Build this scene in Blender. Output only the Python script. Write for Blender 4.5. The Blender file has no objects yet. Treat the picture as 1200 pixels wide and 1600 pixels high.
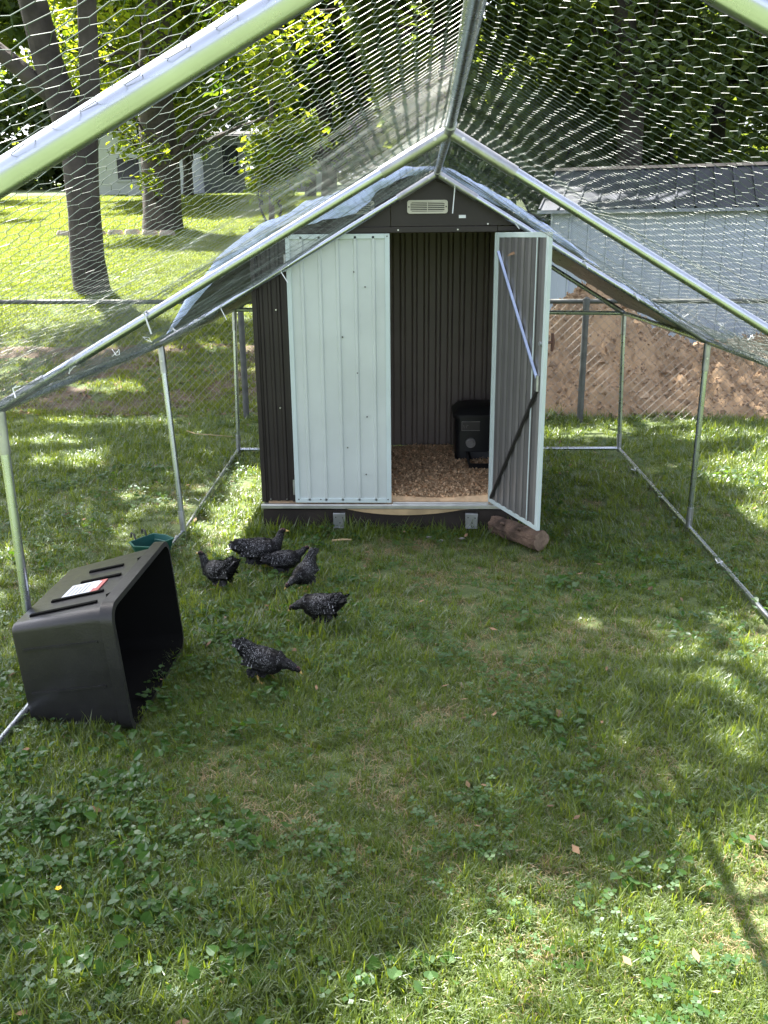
import bpy, bmesh, math, random
import numpy as np
from mathutils import Vector, Matrix, Euler, noise, kdtree
rng = np.random.default_rng(7); random.seed(7)
S = bpy.context.scene; COL = S.collection
R = math.radians; PI = math.pi

# ------------------------------------------------------------------ camera, sky, sun, exposure
CAM = Vector((0, 0, 1.695)); F_PX, PITCH, YAW, ROLL = 1393.6, 0.302, 0.042, -0.010
cam = bpy.data.cameras.new('camera'); camo = bpy.data.objects.new('camera', cam); COL.objects.link(camo)
cam.sensor_fit = 'VERTICAL'; cam.sensor_height = 24; cam.lens = F_PX * 24 / 1600
cam.clip_start = 0.02; cam.clip_end = 500
_r = Vector((math.cos(YAW), math.sin(YAW), 0)); _g = Vector((-math.sin(YAW), math.cos(YAW), 0)); _z = Vector((0, 0, 1))
_f = math.cos(PITCH) * _g - math.sin(PITCH) * _z; _u = math.sin(PITCH) * _g + math.cos(PITCH) * _z
_R = math.cos(ROLL) * _r + math.sin(ROLL) * _u; _U = -math.sin(ROLL) * _r + math.cos(ROLL) * _u
camo.matrix_world = Matrix(((_R.x, _U.x, -_f.x, CAM.x), (_R.y, _U.y, -_f.y, CAM.y), (_R.z, _U.z, -_f.z, CAM.z), (0, 0, 0, 1)))
S.camera = camo
SUN = Vector((-0.376, 0.5, 1.0)).normalized()          # direction towards the sun: high, behind the shed, from the left
W = bpy.data.worlds.new('World'); S.world = W; W.use_nodes = True
_n = W.node_tree.nodes; _bg = _n['Background']; _sky = _n.new('ShaderNodeTexSky'); _sky.sky_type = 'NISHITA'; _sky.sun_disc = False
_sky.air_density = .55; _sky.dust_density = 2.5; _sky.ozone_density = .3; _sky.sun_elevation = math.asin(SUN.z); _sky.sun_rotation = math.atan2(SUN.x, SUN.y)
_hs = _n.new('ShaderNodeHueSaturation'); _hs.inputs["Saturation"].default_value = .45      # the photograph is white balanced for the shade
W.node_tree.links.new(_sky.outputs[0], _hs.inputs['Color']); W.node_tree.links.new(_hs.outputs[0], _bg.inputs[0]); _bg.inputs[1].default_value = 0.112
_s = bpy.data.lights.new('sun', 'SUN'); suno = bpy.data.objects.new('sun', _s); COL.objects.link(suno)
_s.energy = 5.0; _s.angle = R(0.53); _s.color = (1.0, 0.95, 0.86)
suno.rotation_euler = (-SUN).to_track_quat('-Z', 'Y').to_euler(); suno.location = SUN * 40
S.view_settings.view_transform = 'Standard'; S.view_settings.look = 'None'
S.view_settings.gamma = 1; S.view_settings.use_curve_mapping = False; S.view_settings.exposure = 2.55
S.render.engine = 'CYCLES'; S.cycles.use_denoising = True
S.cycles.max_bounces = 8; S.cycles.transparent_max_bounces = 8; S.cycles.caustics_reflective = False; S.cycles.caustics_refractive = False

# ------------------------------------------------------------------ materials
def mat(name, col, rough=.6, metal=0., var=.15, scale=6., bump=0., bscale=None, col2=None, spec=.5, detail=4., isl=0., rvar=0.):
    m = bpy.data.materials.new(name); m.use_nodes = True; nt = m.node_tree; N, L = nt.nodes, nt.links
    b = N['Principled BSDF']; b.inputs['Roughness'].default_value = rough; b.inputs['Metallic'].default_value = metal
    b.inputs['Specular IOR Level'].default_value = spec
    tc = N.new('ShaderNodeTexCoord'); nz = N.new('ShaderNodeTexNoise'); nz.inputs['Scale'].default_value = scale; nz.inputs['Detail'].default_value = detail
    L.new(tc.outputs['Object'], nz.inputs['Vector'])
    rp = N.new('ShaderNodeValToRGB'); c2 = col2 or tuple(c * (1 + var) for c in col)
    rp.color_ramp.elements[0].position = .35; rp.color_ramp.elements[1].position = .65
    rp.color_ramp.elements[0].color = (*[c * (1 - var) for c in col], 1) if not col2 else (*col, 1); rp.color_ramp.elements[1].color = (*c2, 1)
    L.new(nz.outputs['Fac'], rp.inputs['Fac']); out = rp.outputs[0]
    if isl:
        g = N.new('ShaderNodeNewGeometry'); mr = N.new('ShaderNodeMapRange'); mr.inputs['To Min'].default_value = 1 - isl; mr.inputs['To Max'].default_value = 1 + isl
        L.new(g.outputs['Random Per Island'], mr.inputs['Value']); h = N.new('ShaderNodeHueSaturation')
        L.new(out, h.inputs['Color']); L.new(mr.outputs[0], h.inputs['Value']); out = h.outputs[0]
    L.new(out, b.inputs['Base Color'])
    if rvar:
        mr = N.new('ShaderNodeMapRange'); mr.inputs['To Min'].default_value = rough - rvar; mr.inputs['To Max'].default_value = rough + rvar
        nz2 = N.new('ShaderNodeTexNoise'); nz2.inputs['Scale'].default_value = scale * 2.3; L.new(tc.outputs['Object'], nz2.inputs['Vector'])
        L.new(nz2.outputs['Fac'], mr.inputs['Value']); L.new(mr.outputs[0], b.inputs['Roughness'])
    if bump:
        n3 = N.new('ShaderNodeTexNoise'); n3.inputs['Scale'].default_value = bscale or scale * 4; n3.inputs['Detail'].default_value = 6
        L.new(tc.outputs['Object'], n3.inputs['Vector'])
        bp = N.new('ShaderNodeBump'); bp.inputs['Strength'].default_value = bump; bp.inputs['Distance'].default_value = .02
        L.new(n3.outputs['Fac'], bp.inputs['Height']); L.new(bp.outputs[0], b.inputs['Normal'])
    return m

def leaf_mat(name, col, col2, trans=.45, tcol=None, rough=.5, per='isl', gloss=.25):
    m = bpy.data.materials.new(name); m.use_nodes = True; nt = m.node_tree; N, L = nt.nodes, nt.links
    N.remove(N['Principled BSDF']); o = N['Material Output']
    if per == 'isl':
        g = N.new('ShaderNodeNewGeometry'); fac = g.outputs['Random Per Island']
    else:
        g = N.new('ShaderNodeNewGeometry'); oi = N.new('ShaderNodeObjectInfo'); mx = N.new('ShaderNodeMath'); mx.operation = 'MULTIPLY_ADD'
        mx.inputs[1].default_value = .5; L.new(g.outputs['Random Per Island'], mx.inputs[0])
        m2 = N.new('ShaderNodeMath'); m2.operation = 'MULTIPLY'; m2.inputs[1].default_value = .5; L.new(oi.outputs['Random'], m2.inputs[0]); L.new(m2.outputs[0], mx.inputs[2]); fac = mx.outputs[0]
    rp = N.new('ShaderNodeValToRGB'); rp.color_ramp.elements[0].color = (*col, 1); rp.color_ramp.elements[1].color = (*col2, 1)
    L.new(fac, rp.inputs['Fac'])
    d = N.new('ShaderNodeBsdfDiffuse'); L.new(rp.outputs[0], d.inputs[0])
    t = N.new('ShaderNodeBsdfTranslucent'); mm = N.new('ShaderNodeMix'); mm.data_type = 'RGBA'; mm.blend_type = 'MULTIPLY'; mm.inputs[0].default_value = 1
    L.new(rp.outputs[0], mm.inputs[6]); mm.inputs[7].default_value = (*(tcol or (2.2, 2.0, .6)), 1); L.new(mm.outputs[2], t.inputs[0])
    a = N.new('ShaderNodeMixShader'); a.inputs[0].default_value = trans; L.new(d.outputs[0], a.inputs[1]); L.new(t.outputs[0], a.inputs[2])
    gl = N.new('ShaderNodeBsdfGlossy'); gl.inputs['Roughness'].default_value = rough; gl.inputs[0].default_value = (.8, .85, .9, 1)
    fr = N.new('ShaderNodeFresnel'); fr.inputs[0].default_value = 1.4; k = N.new('ShaderNodeMath'); k.operation = 'MULTIPLY'; k.inputs[1].default_value = gloss * .3
    L.new(fr.outputs[0], k.inputs[0])
    b = N.new('ShaderNodeMixShader'); L.new(k.outputs[0], b.inputs[0]); L.new(a.outputs[0], b.inputs[1]); L.new(gl.outputs[0], b.inputs[2])
    L.new(b.outputs[0], o.inputs['Surface'])
    return m

M = {}
M['galv'] = mat('galvanised tube', (.54, .58, .66), .28, 1., .05, 14, .008, 60, rvar=.05)  # blue tint puts the sky's reflection into the zinc colour
M['sleeve'] = mat('dull zinc sleeve', (.42, .43, .45), .42, 1., .12, 20, .03, 90, rvar=.08)
M['wire'] = mat('green coated wire', (.060, .088, .076), .36, 0., .3, 9)
M['brown'] = mat('dark brown sheet steel', (.026, .021, .019), .45, 0., .15, 3, .02, 40, rvar=.07, spec=.35)
M['brownin'] = mat('dark brown sheet inside', (.20, .165, .145), .42, 0., .1, 3, .02, 40)
M['mint'] = mat('pale mint painted steel', (.555, .605, .59), .4, 0., .06, 3, .12, 5, rvar=.08)
M['mintf'] = mat('pale mint frame', (.57, .66, .66), .38, 0., .04, 8)
M['doorback'] = mat('grey backing coat', (.17, .165, .165), .36, .35, .08, 3, .02, 30, rvar=.06)
M['doorback2'] = mat('grey backing coat rib', (.25, .245, .24), .34, .35, .08, 3, .02, 30)
M['bluebar'] = mat('bluish zinc bar', (.50, .60, .82), .3, .8, .05, 10)
M['darkbar'] = mat('dark brace bar', (.035, .033, .033), .5, 0., .1, 10)
M['screw'] = mat('screw head', (.06, .055, .05), .5, .4)
M['screwb'] = mat('bright screw head', (.6, .6, .6), .3, .9)
M['sill'] = mat('aluminium sill', (.80, .80, .79), .3, .85, .08, 12, .03, 80)
M['vent'] = mat('cream vent', (.52, .50, .42), .5)
M['white'] = mat('white plastic', (.78, .80, .84), .45)
M['black'] = mat('black gap', (.01, .01, .01), .8)
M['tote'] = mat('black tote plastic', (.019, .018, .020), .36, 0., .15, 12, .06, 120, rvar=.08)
M['tote_shade'] = mat('shade-darkened tote plastic', (.003, .003, .003), .85, 0., .1, 10, spec=.12)  # same plastic darkened: shade inside the mouth is put into the colour
M['red'] = mat('red print', (.55, .16, .15), .5)
M['ink'] = mat('grey print', (.42, .44, .50), .5)
M['paper'] = mat('white sticker', (.74, .77, .84), .4, var=.03)
M['teal'] = mat('teal plastic', (.010, .105, .085), .35, 0., .12, 10, .02, 60)
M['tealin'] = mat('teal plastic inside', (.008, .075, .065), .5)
M['feeder'] = mat('feeder plastic', (.010, .011, .013), .4)
M['feederlid'] = mat('feeder lid', (.016, .016, .017), .55)
M['port'] = mat('grey feeder port', (.30, .285, .27), .55, var=.1, scale=30)
M['plate'] = mat('feeder plate', (.075, .07, .062), .5)
M['lumber'] = mat('raw lumber', (.42, .31, .17), .75, 0., .2, 9, .1, 60)
M['treated'] = mat('shade-darkened base lumber', (.024, .018, .014), .85, 0., .3, 6, .2, 40)  # deep shade along the shed base is put into this brown
M['bark'] = mat('bark', (.085, .066, .058), .9, 0., .45, 5, .9, 16)
M['barkd'] = mat('dark bark', (.060, .050, .048), .9, 0., .4, 4, .9, 10)
M['logbark'] = mat('log bark', (.13, .085, .06), .95, 0., .6, 9, 1.0, 45)
M['logend'] = mat('log end', (.19, .135, .095), .9, 0., .25, 30, .3, 80)
M['soil'] = mat('soil', (.36, .246, .148), .95, 0., .25, 2.2, 1.0, 14, detail=8)
M['clod'] = mat('soil clod', (.35, .245, .160), .95, 0., .2, 6, .6, 30, isl=.18)
M['chip'] = mat('wood shaving', (.62, .43, .26), .8, 0., .2, 20, isl=.45)
M['litter'] = mat('dead leaf', (.20, .125, .07), .85, 0., .3, 20, isl=.45)
M['barn'] = mat('pale barn steel', (.44, .50, .58), .45, 0., .07, 1.3, .02, 20)
M['barnseam'] = mat('barn seam', (.26, .29, .33), .5, 0., .1, 2)
M['roof'] = mat('grey steel roof', (.060, .068, .090), .6, 0., .25, 1.2, .03, 20, spec=.3)  # grey steel darkened and blued for the dark trees it reflects
M['house'] = mat('white siding', (.62, .64, .72), .6, 0., .05, 2)
M['house2'] = mat('grey siding', (.17, .18, .19), .6, 0., .08, 2)
M['glass'] = mat('dark window', (.02, .022, .03), .15)
M['shingle'] = mat('dark shingle', (.03, .03, .033), .9, 0., .3, 6, .2, 30)
M['stone'] = mat('pale stone', (.46, .38, .34), .85, 0., .25, 5, .4, 20)
M['fence'] = mat('weathered zinc', (.12, .125, .12), .6, .4, .2, 12, .05, 60)
M['fwire'] = mat('fence wire', (.26, .26, .25), .45, .7, .15, 20)
M['horn'] = mat('yellow horn', (.62, .42, .14), .5, 0., .15, 60)
M['eye'] = mat('eye', (.02, .012, .008), .15)
M['comb'] = mat('small comb', (.07, .025, .025), .5)
M['yellow'] = mat('yellow petal', (.8, .55, .02), .5)
M['straw'] = leaf_mat('dry straw', (.22, .165, .085), (.40, .32, .18), .3, (1.3, 1.2, .9), per='both')
M['blade'] = leaf_mat('grass blade', (.070, .122, .025), (.18, .232, .066), .48, (2.3, 2.1, .55), .42, per='both', gloss=.5)
M['lawnblade'] = leaf_mat('lawn blade', (.10, .16, .025), (.19, .235, .055), .5, (1.95, 1.75, .55), .5, per='both', gloss=.3)
M['weed'] = leaf_mat('weed leaf', (.030, .085, .018), (.075, .150, .035), .45, (2.6, 2.3, .5), .45, per='both', gloss=.2)
M['leafA'] = leaf_mat('maple leaf', (.032, .07, .016), (.095, .14, .03), .48, (2.5, 2.3, .5))
M['leafB'] = leaf_mat('haze-lifted woodland leaf', (.064, .105, .048), (.14, .178, .078), .45, (2.3, 2.2, .5))  # greens lifted to put a pale haze into the far foliage
M['leafC'] = leaf_mat('sunlit-toned leaf', (.085, .15, .025), (.17, .22, .05), .56, (2.6, 2.2, .5))  # brighter copy: sunlight on the foliage is put into its greens
M['tarp'] = None
def _ground():
    m = mat('lawn soil', (.070, .105, .033), .95, 0., .3, 1.5, .5, 40, col2=(.105, .135, .050), detail=8); return m
M['ground'] = _ground()
def _tarp():
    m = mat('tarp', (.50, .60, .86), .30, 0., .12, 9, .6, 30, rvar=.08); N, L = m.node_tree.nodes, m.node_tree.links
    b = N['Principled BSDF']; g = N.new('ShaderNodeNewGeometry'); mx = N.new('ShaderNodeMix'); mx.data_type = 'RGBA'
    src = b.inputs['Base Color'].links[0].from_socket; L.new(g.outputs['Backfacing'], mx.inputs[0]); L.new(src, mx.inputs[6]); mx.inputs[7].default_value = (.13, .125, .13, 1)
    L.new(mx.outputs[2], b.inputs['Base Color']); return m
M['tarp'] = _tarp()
def _feather():
    m = mat('barred plumage', (.006, .006, .007), .5, 0., .2, 40, spec=.3); N, L = m.node_tree.nodes, m.node_tree.links; b = N['Principled BSDF']
    uv = N.new('ShaderNodeUVMap'); sx = N.new('ShaderNodeSeparateXYZ'); L.new(uv.outputs[0], sx.inputs[0])
    rp = N.new('ShaderNodeValToRGB'); rp.color_ramp.interpolation = 'CONSTANT'; e = rp.color_ramp.elements
    e[0].position = 0; e[0].color = (0, 0, 0, 1); e[1].position = .45; e[1].color = (1, 1, 1, 1)
    for p, c in ((.54, 0), (.86, 1), (.94, 0)):
        k = e.new(p); k.color = (c, c, c, 1)
    L.new(sx.outputs[0], rp.inputs[0])
    g = N.new('ShaderNodeNewGeometry'); mr = N.new('ShaderNodeMapRange'); mr.inputs['From Min'].default_value = .45; mr.inputs['From Max'].default_value = 1.
    L.new(g.outputs['Random Per Island'], mr.inputs['Value']); k = N.new('ShaderNodeMath'); k.operation = 'MULTIPLY'; L.new(mr.outputs[0], k.inputs[0]); L.new(rp.outputs[0], k.inputs[1])
    k2 = N.new('ShaderNodeMath'); k2.operation = 'MULTIPLY'; L.new(k.outputs[0], k2.inputs[0]); L.new(sx.outputs[1], k2.inputs[1])
    mx = N.new('ShaderNodeMix'); mx.data_type = 'RGBA'; L.new(k2.outputs[0], mx.inputs[0]); mx.inputs[6].default_value = (.006, .0055, .0065, 1); mx.inputs[7].default_value = (.46, .46, .49, 1)
    L.new(mx.outputs[2], b.inputs['Base Color']); return m
M['feather'] = _feather()
M['henskin'] = mat('dark down', (.006, .0055, .006), .8, 0., .5, 60, spec=.2)

# ------------------------------------------------------------------ mesh helpers
class MB:
    def __init__(s): s.v = []; s.f = []; s.mi = []
    def add(s, vs, fs, mi=0):
        o = len(s.v); s.v += [tuple(v) for v in vs]; s.f += [tuple(i + o for i in f) for f in fs]; s.mi += [mi] * len(fs); return s
    def box(s, lo, hi, mi=0, m=None):
        x0, y0, z0 = lo; x1, y1, z1 = hi
        vs = [Vector(p) for p in ((x0, y0, z0), (x1, y0, z0), (x1, y1, z0), (x0, y1, z0), (x0, y0, z1), (x1, y0, z1), (x1, y1, z1), (x0, y1, z1))]
        if m is not None: vs = [m @ v for v in vs]
        return s.add(vs, [(0, 3, 2, 1), (4, 5, 6, 7), (0, 1, 5, 4), (1, 2, 6, 5), (2, 3, 7, 6), (3, 0, 4, 7)], mi)
    def tube(s, pts, r, n=10, cap=True, mi=0, jag=0.):
        pts = [Vector(p) for p in pts]; k = len(pts); rr = r if isinstance(r, (list, tuple)) else [r] * k
        t0 = (pts[1] - pts[0]).normalized(); a = t0.orthogonal().normalized(); vs = []
        for i, p in enumerate(pts):
            t = (pts[min(i + 1, k - 1)] - pts[max(i - 1, 0)]).normalized(); a = (a - t * a.dot(t)).normalized(); b = t.cross(a)
            for j in range(n):
                q = 2 * PI * j / n; w = rr[i] * (1 + (random.uniform(-jag, jag) if jag else 0)); vs.append(p + a * math.cos(q) * w + b * math.sin(q) * w)
        fs = [(i * n + j, i * n + (j + 1) % n, (i + 1) * n + (j + 1) % n, (i + 1) * n + j) for i in range(k - 1) for j in range(n)]
        if cap: fs += [tuple(range(n - 1, -1, -1)), tuple((k - 1) * n + j for j in range(n))]
        return s.add(vs, fs, mi)
    def rings(s, rs, cap0=True, cap1=True, mi=0):
        n = len(rs[0]); vs = [p for r in rs for p in r]
        fs = [(i * n + j, i * n + (j + 1) % n, (i + 1) * n + (j + 1) % n, (i + 1) * n + j) for i in range(len(rs) - 1) for j in range(n)]
        if cap0: fs.append(tuple(range(n - 1, -1, -1)))
        if cap1: fs.append(tuple((len(rs) - 1) * n + j for j in range(n)))
        return s.add(vs, fs, mi)
    def prism(s, poly, y0, y1, mi=0):      # polygon in x,z extruded along y
        n = len(poly); vs = [(x, y0, z) for x, z in poly] + [(x, y1, z) for x, z in poly]
        return s.add(vs, [tuple(range(n)), tuple(range(2 * n - 1, n - 1, -1))] + [(i, i + n, (i + 1) % n + n, (i + 1) % n) for i in range(n)], mi)

def wloc(o):
    p = Vector((0, 0, 0))
    while o is not None: p = p + o.location; o = o.parent
    return p
def meta(o, label=None, cat=None, group=None, kind=None):
    for k, v in (('label', label), ('category', cat), ('group', group), ('kind', kind)):
        if v: o[k] = v
    return o
def link(name, me, parent=None, mats=(), smooth=True, ang=38):
    for m in mats: me.materials.append(m)
    if smooth and len(me.polygons):
        me.polygons.foreach_set('use_smooth', [True] * len(me.polygons)); me.set_sharp_from_angle(angle=R(ang))
    o = bpy.data.objects.new(name, me); COL.objects.link(o)
    if parent is not None: o.parent = parent
    return o
def part(name, mb, m, parent=None, smooth=True, bevel=0, ang=38, kind=None):
    me = bpy.data.meshes.new(name); org = wloc(parent)
    me.from_pydata([tuple(Vector(v) - org) for v in mb.v], [], mb.f); ms = m if isinstance(m, (list, tuple)) else [m]
    o = link(name, me, parent, ms, False)
    if len(ms) > 1: me.polygons.foreach_set('material_index', mb.mi)
    bm = bmesh.new(); bm.from_mesh(me); bmesh.ops.recalc_face_normals(bm, faces=bm.faces); bm.to_mesh(me); bm.free()
    if smooth: me.polygons.foreach_set('use_smooth', [True] * len(me.polygons)); me.set_sharp_from_angle(angle=R(ang))
    if bevel:
        b = o.modifiers.new('bevel', 'BEVEL'); b.width = bevel; b.segments = 2; b.limit_method = 'ANGLE'; b.angle_limit = R(40)
    if kind: o['kind'] = kind
    return o
def empty(name, loc, label, cat, group=None):
    o = bpy.data.objects.new(name, None); o.location = loc; COL.objects.link(o); o.empty_display_size = .1
    return meta(o, label, cat, group)
def npmesh(name, V, Fq, mats, smooth=False, matidx=None):
    V = np.asarray(V, np.float32); Fq = np.asarray(Fq, np.int32); k = Fq.shape[1]; me = bpy.data.meshes.new(name)
    me.vertices.add(len(V)); me.vertices.foreach_set('co', V.ravel()); me.loops.add(Fq.size); me.loops.foreach_set('vertex_index', Fq.ravel())
    me.polygons.add(len(Fq)); me.polygons.foreach_set('loop_start', np.arange(0, Fq.size, k, dtype=np.int32))
    try: me.polygons.foreach_set('loop_total', np.full(len(Fq), k, np.int32))
    except Exception: pass
    for m in mats: me.materials.append(m)
    if matidx is not None: me.polygons.foreach_set('material_index', np.asarray(matidx, np.int32))
    me.polygons.foreach_set('use_smooth', np.full(len(Fq), smooth)); me.update(calc_edges=True); return me
def sstep(a, b, x): t = np.clip((x - a) / (b - a), 0, 1); return t * t * (3 - 2 * t)
def lerp(a, b, t): return Vector(a) * (1 - t) + Vector(b) * t
def nz2(x, y, s, seed=0.):
    return noise.noise(Vector((x * s + seed * 17.3, y * s - seed * 9.1, seed * 3.7)))

# ------------------------------------------------------------------ the ground
def gz(x, y):
    x = np.asarray(x, float); y = np.asarray(y, float)
    rise = np.interp(y, [8.9, 10.3, 13, 15, 20, 30, 60, 130], [0, .22, .95, 1.32, 1.82, 2.65, 4.6, 9.0])
    w = 1 - sstep(-1.2, 1.2, x - .15 * (y - 14)); far = np.interp(y, [16, 22, 40, 130], [0, .3, 1.6, 6.0])
    return rise * w + far * (1 - w) + .012 * np.sin(x * 2.1 + 1.3) * np.cos(y * 1.7) + .008 * np.sin(x * 5.3 + y * 3.1)
_xs = np.concatenate([np.linspace(-90, -12, 24)[:-1], np.linspace(-12, 12, 121), np.linspace(12, 90, 24)[1:]])
_ys = np.concatenate([np.linspace(-40, -1, 12)[:-1], np.linspace(-1, 24, 126), np.linspace(24, 140, 40)[1:]])
GX, GY = np.meshgrid(_xs, _ys); _nx, _ny = len(_xs), len(_ys); _i = np.arange(_nx * _ny).reshape(_ny, _nx)
o = link('ground', npmesh('ground', np.stack([GX, GY, gz(GX, GY)], -1).reshape(-1, 3), np.stack([_i[:-1, :-1], _i[:-1, 1:], _i[1:, 1:], _i[1:, :-1]], -1).reshape(-1, 4), [M['ground']], True), smooth=False)
meta(o, 'grassy yard rising towards the lawn behind the fence', 'ground', kind='structure')

# ------------------------------------------------------------------ barn behind the soil mound
def barn():
    L0 = Vector((1.93, 14.0, 0.0)); a = R(-15); ux = Vector((math.cos(a), math.sin(a), 0)); uy = Vector((-math.sin(a), math.cos(a), 0)); uz = Vector((0, 0, 1))
    mw = Matrix((( ux.x, uy.x, 0, L0.x), (ux.y, uy.y, 0, L0.y), (0, 0, 1, 0.0), (0, 0, 0, 1)))
    root = empty('barn', L0, 'low pale grey metal barn with shade-dark roof behind the soil mound', 'barn')
    LEN, DEP, H = 9.2, 3.6, 2.0; pw = .2706
    b = MB(); b.box((.02, .03, -.1), (LEN - .02, DEP - .03, 1.99), m=mw); part('wall_frame', b, M['barnseam'], root)
    b = MB(); b.box((-.03, -.015, -.12), (LEN + .03, .02, .05), m=mw); part('foundation', b, M['black'], root)
    proto = None
    n = int(LEN / pw)
    pan = MB()
    prof = [(0, 0), (.012, -.016), (.03, -.016), (.042, 0), (.128, 0), (.135, -.004), (.145, -.004), (.152, 0), (pw - .003, 0)]
    vs = []
    for x, y in prof: vs += [(x, y + .002, .06), (x, y + .002, 1.99)]
    def ppart(name, m, off):
        nonlocal proto
        me = proto
        o = bpy.data.objects.new(name, me); COL.objects.link(o); o.parent = root
        o.location = ux * off; o.rotation_euler = (0, 0, a); return o
    proto = bpy.data.meshes.new('wall_panel'); k = len(prof)
    proto.from_pydata(vs, [], [(2 * i, 2 * i + 2, 2 * i + 3, 2 * i + 1) for i in range(k - 1)]); proto.materials.append(M['barn'])
    for i in range(n): ppart('wall_panel', None, i * pw)
    # left gable
    b = MB(); b.add([mw @ Vector(p) for p in ((-.003, 0, -.1), (-.003, DEP, -.1), (-.003, DEP, 2.0), (-.003, DEP / 2, 2.6), (-.003, 0, 2.0))], [(4, 3, 2, 1, 0)])
    part('gable_wall', b, M['barn'], root, smooth=False)
    rp = bpy.data.meshes.new('roof_panel'); W2 = pw - .004; sl = (2.66 - 2.0) / (DEP / 2 + .2)
    vs = []
    for x, h in ((0, .0), (0, .03), (.022, .03), (.034, .004), (W2, .004), (W2, 0)):
        for y in (-.2, DEP / 2): vs.append((x, y, 2.0 + sl * (y + .2) + h))
    rp.from_pydata(vs, [], [(2 * i, 2 * i + 2, 2 * i + 3, 2 * i + 1) for i in range(5)]); rp.materials.append(M['roof'])
    for i in range(n + 1):
        o = bpy.data.objects.new('roof_panel', rp); COL.objects.link(o); o.parent = root; o.location = ux * (i * pw - .16); o.rotation_euler = (0, 0, a)
    b = MB(); y1 = DEP + .2
    b.add([mw @ Vector(p) for p in ((-.16, DEP / 2, 2.665), (LEN + .1, DEP / 2, 2.665), (LEN + .1, y1, 2.0), (-.16, y1, 2.0))], [(0, 1, 2, 3)]); part('rear_roof', b, M['roof'], root)
    b = MB(); b.box((-.2, DEP / 2 - .09, 2.655), (LEN + .12, DEP / 2 + .09, 2.70), m=mw); part('ridge_cap', b, M['stone'], root)
    b = MB(); b.box((-.18, -.215, 1.955), (LEN + .1, -.19, 2.0), m=mw); part('fascia', b, M['barnseam'], root)
barn()

# ------------------------------------------------------------------ far houses
def house(name, label, cx, cy, w, d, h, rise, wall, wins, gable_front):
    z0 = float(gz(cx, cy)) - .2; root = empty(name, (cx, cy, z0), label, 'house')
    b = MB(); b.box((cx - w / 2, cy, z0), (cx + w / 2, cy + d, z0 + h)); 
    if gable_front: b.prism([(cx - w / 2, z0 + h), (cx + w / 2, z0 + h), (cx, z0 + h + rise)], cy + .001, cy + d - .001)
    part('wall', b, wall, root, smooth=False)
    b = MB(); e = .35
    if gable_front:
        for s in (-1, 1):
            b.add([(cx, cy - e, z0 + h + rise + .12), (cx, cy + d + e, z0 + h + rise + .12), (cx + s * (w / 2 + e), cy + d + e, z0 + h - .15), (cx + s * (w / 2 + e), cy - e, z0 + h - .15),
                   (cx, cy - e, z0 + h + rise + .0), (cx, cy + d + e, z0 + h + rise + .0), (cx + s * (w / 2 + e), cy + d + e, z0 + h - .27), (cx + s * (w / 2 + e), cy - e, z0 + h - .27)],
                  [(0, 1, 2, 3), (4, 5, 6, 7), (0, 3, 7, 4), (2, 3, 7, 6), (1, 2, 6, 5)])
    else:
        b.add([(cx - w / 2 - e, cy - e, z0 + h - .1), (cx + w / 2 + e, cy - e, z0 + h - .1), (cx + w / 2 + e, cy + d / 2, z0 + h + rise), (cx - w / 2 - e, cy + d / 2, z0 + h + rise), (cx + w / 2 + e, cy + d + e, z0 + h - .1), (cx - w / 2 - e, cy + d + e, z0 + h - .1)],
              [(0, 1, 2, 3), (3, 2, 4, 5), (0, 3, 5), (1, 4, 2), (0, 5, 4, 1)])
    part('roof', b, M['shingle'], root, smooth=False)
    for (x, z, ww, hh) in wins:
        fr = MB(); X, Z = cx + x, z0 + z
        for lo, hi in (((X - ww / 2 - .08, cy - .05, Z - .08), (X + ww / 2 + .08, cy - .002, Z)), ((X - ww / 2 - .08, cy - .05, Z + hh), (X + ww / 2 + .08, cy - .002, Z + hh + .08)),
                       ((X - ww / 2 - .08, cy - .05, Z + .001), (X - ww / 2, cy - .002, Z + hh - .001)), ((X + ww / 2, cy - .05, Z + .001), (X + ww / 2 + .08, cy - .002, Z + hh - .001))): fr.box(lo, hi)
        w_ = part('window', fr, wall, root, smooth=False)
        g = MB(); g.box((X - ww / 2 + .002, cy - .02, Z + .002), (X + ww / 2 - .002, cy - .004, Z + hh - .002)); part('pane', g, M['glass'], w_, smooth=False)
    return root
house('house', 'white gabled house across the lawn between the two tree trunks', -12.9, 42, 4.2, 8, 3.5, 1.2, M['house'], [(-.1, .9, 1.0, .9), (1.6, 1.7, .9, 1.2)], True)
house('house', 'long dim grey house with small windows at the top of the lawn', -9.0, 47, 7.5, 7, 2.9, .5, M['house2'], [(-2.3, 1.0, .8, 1.4), (-.4, 1.0, .8, 1.4), (1.6, 1.0, .8, 1.4)], False)

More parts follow.
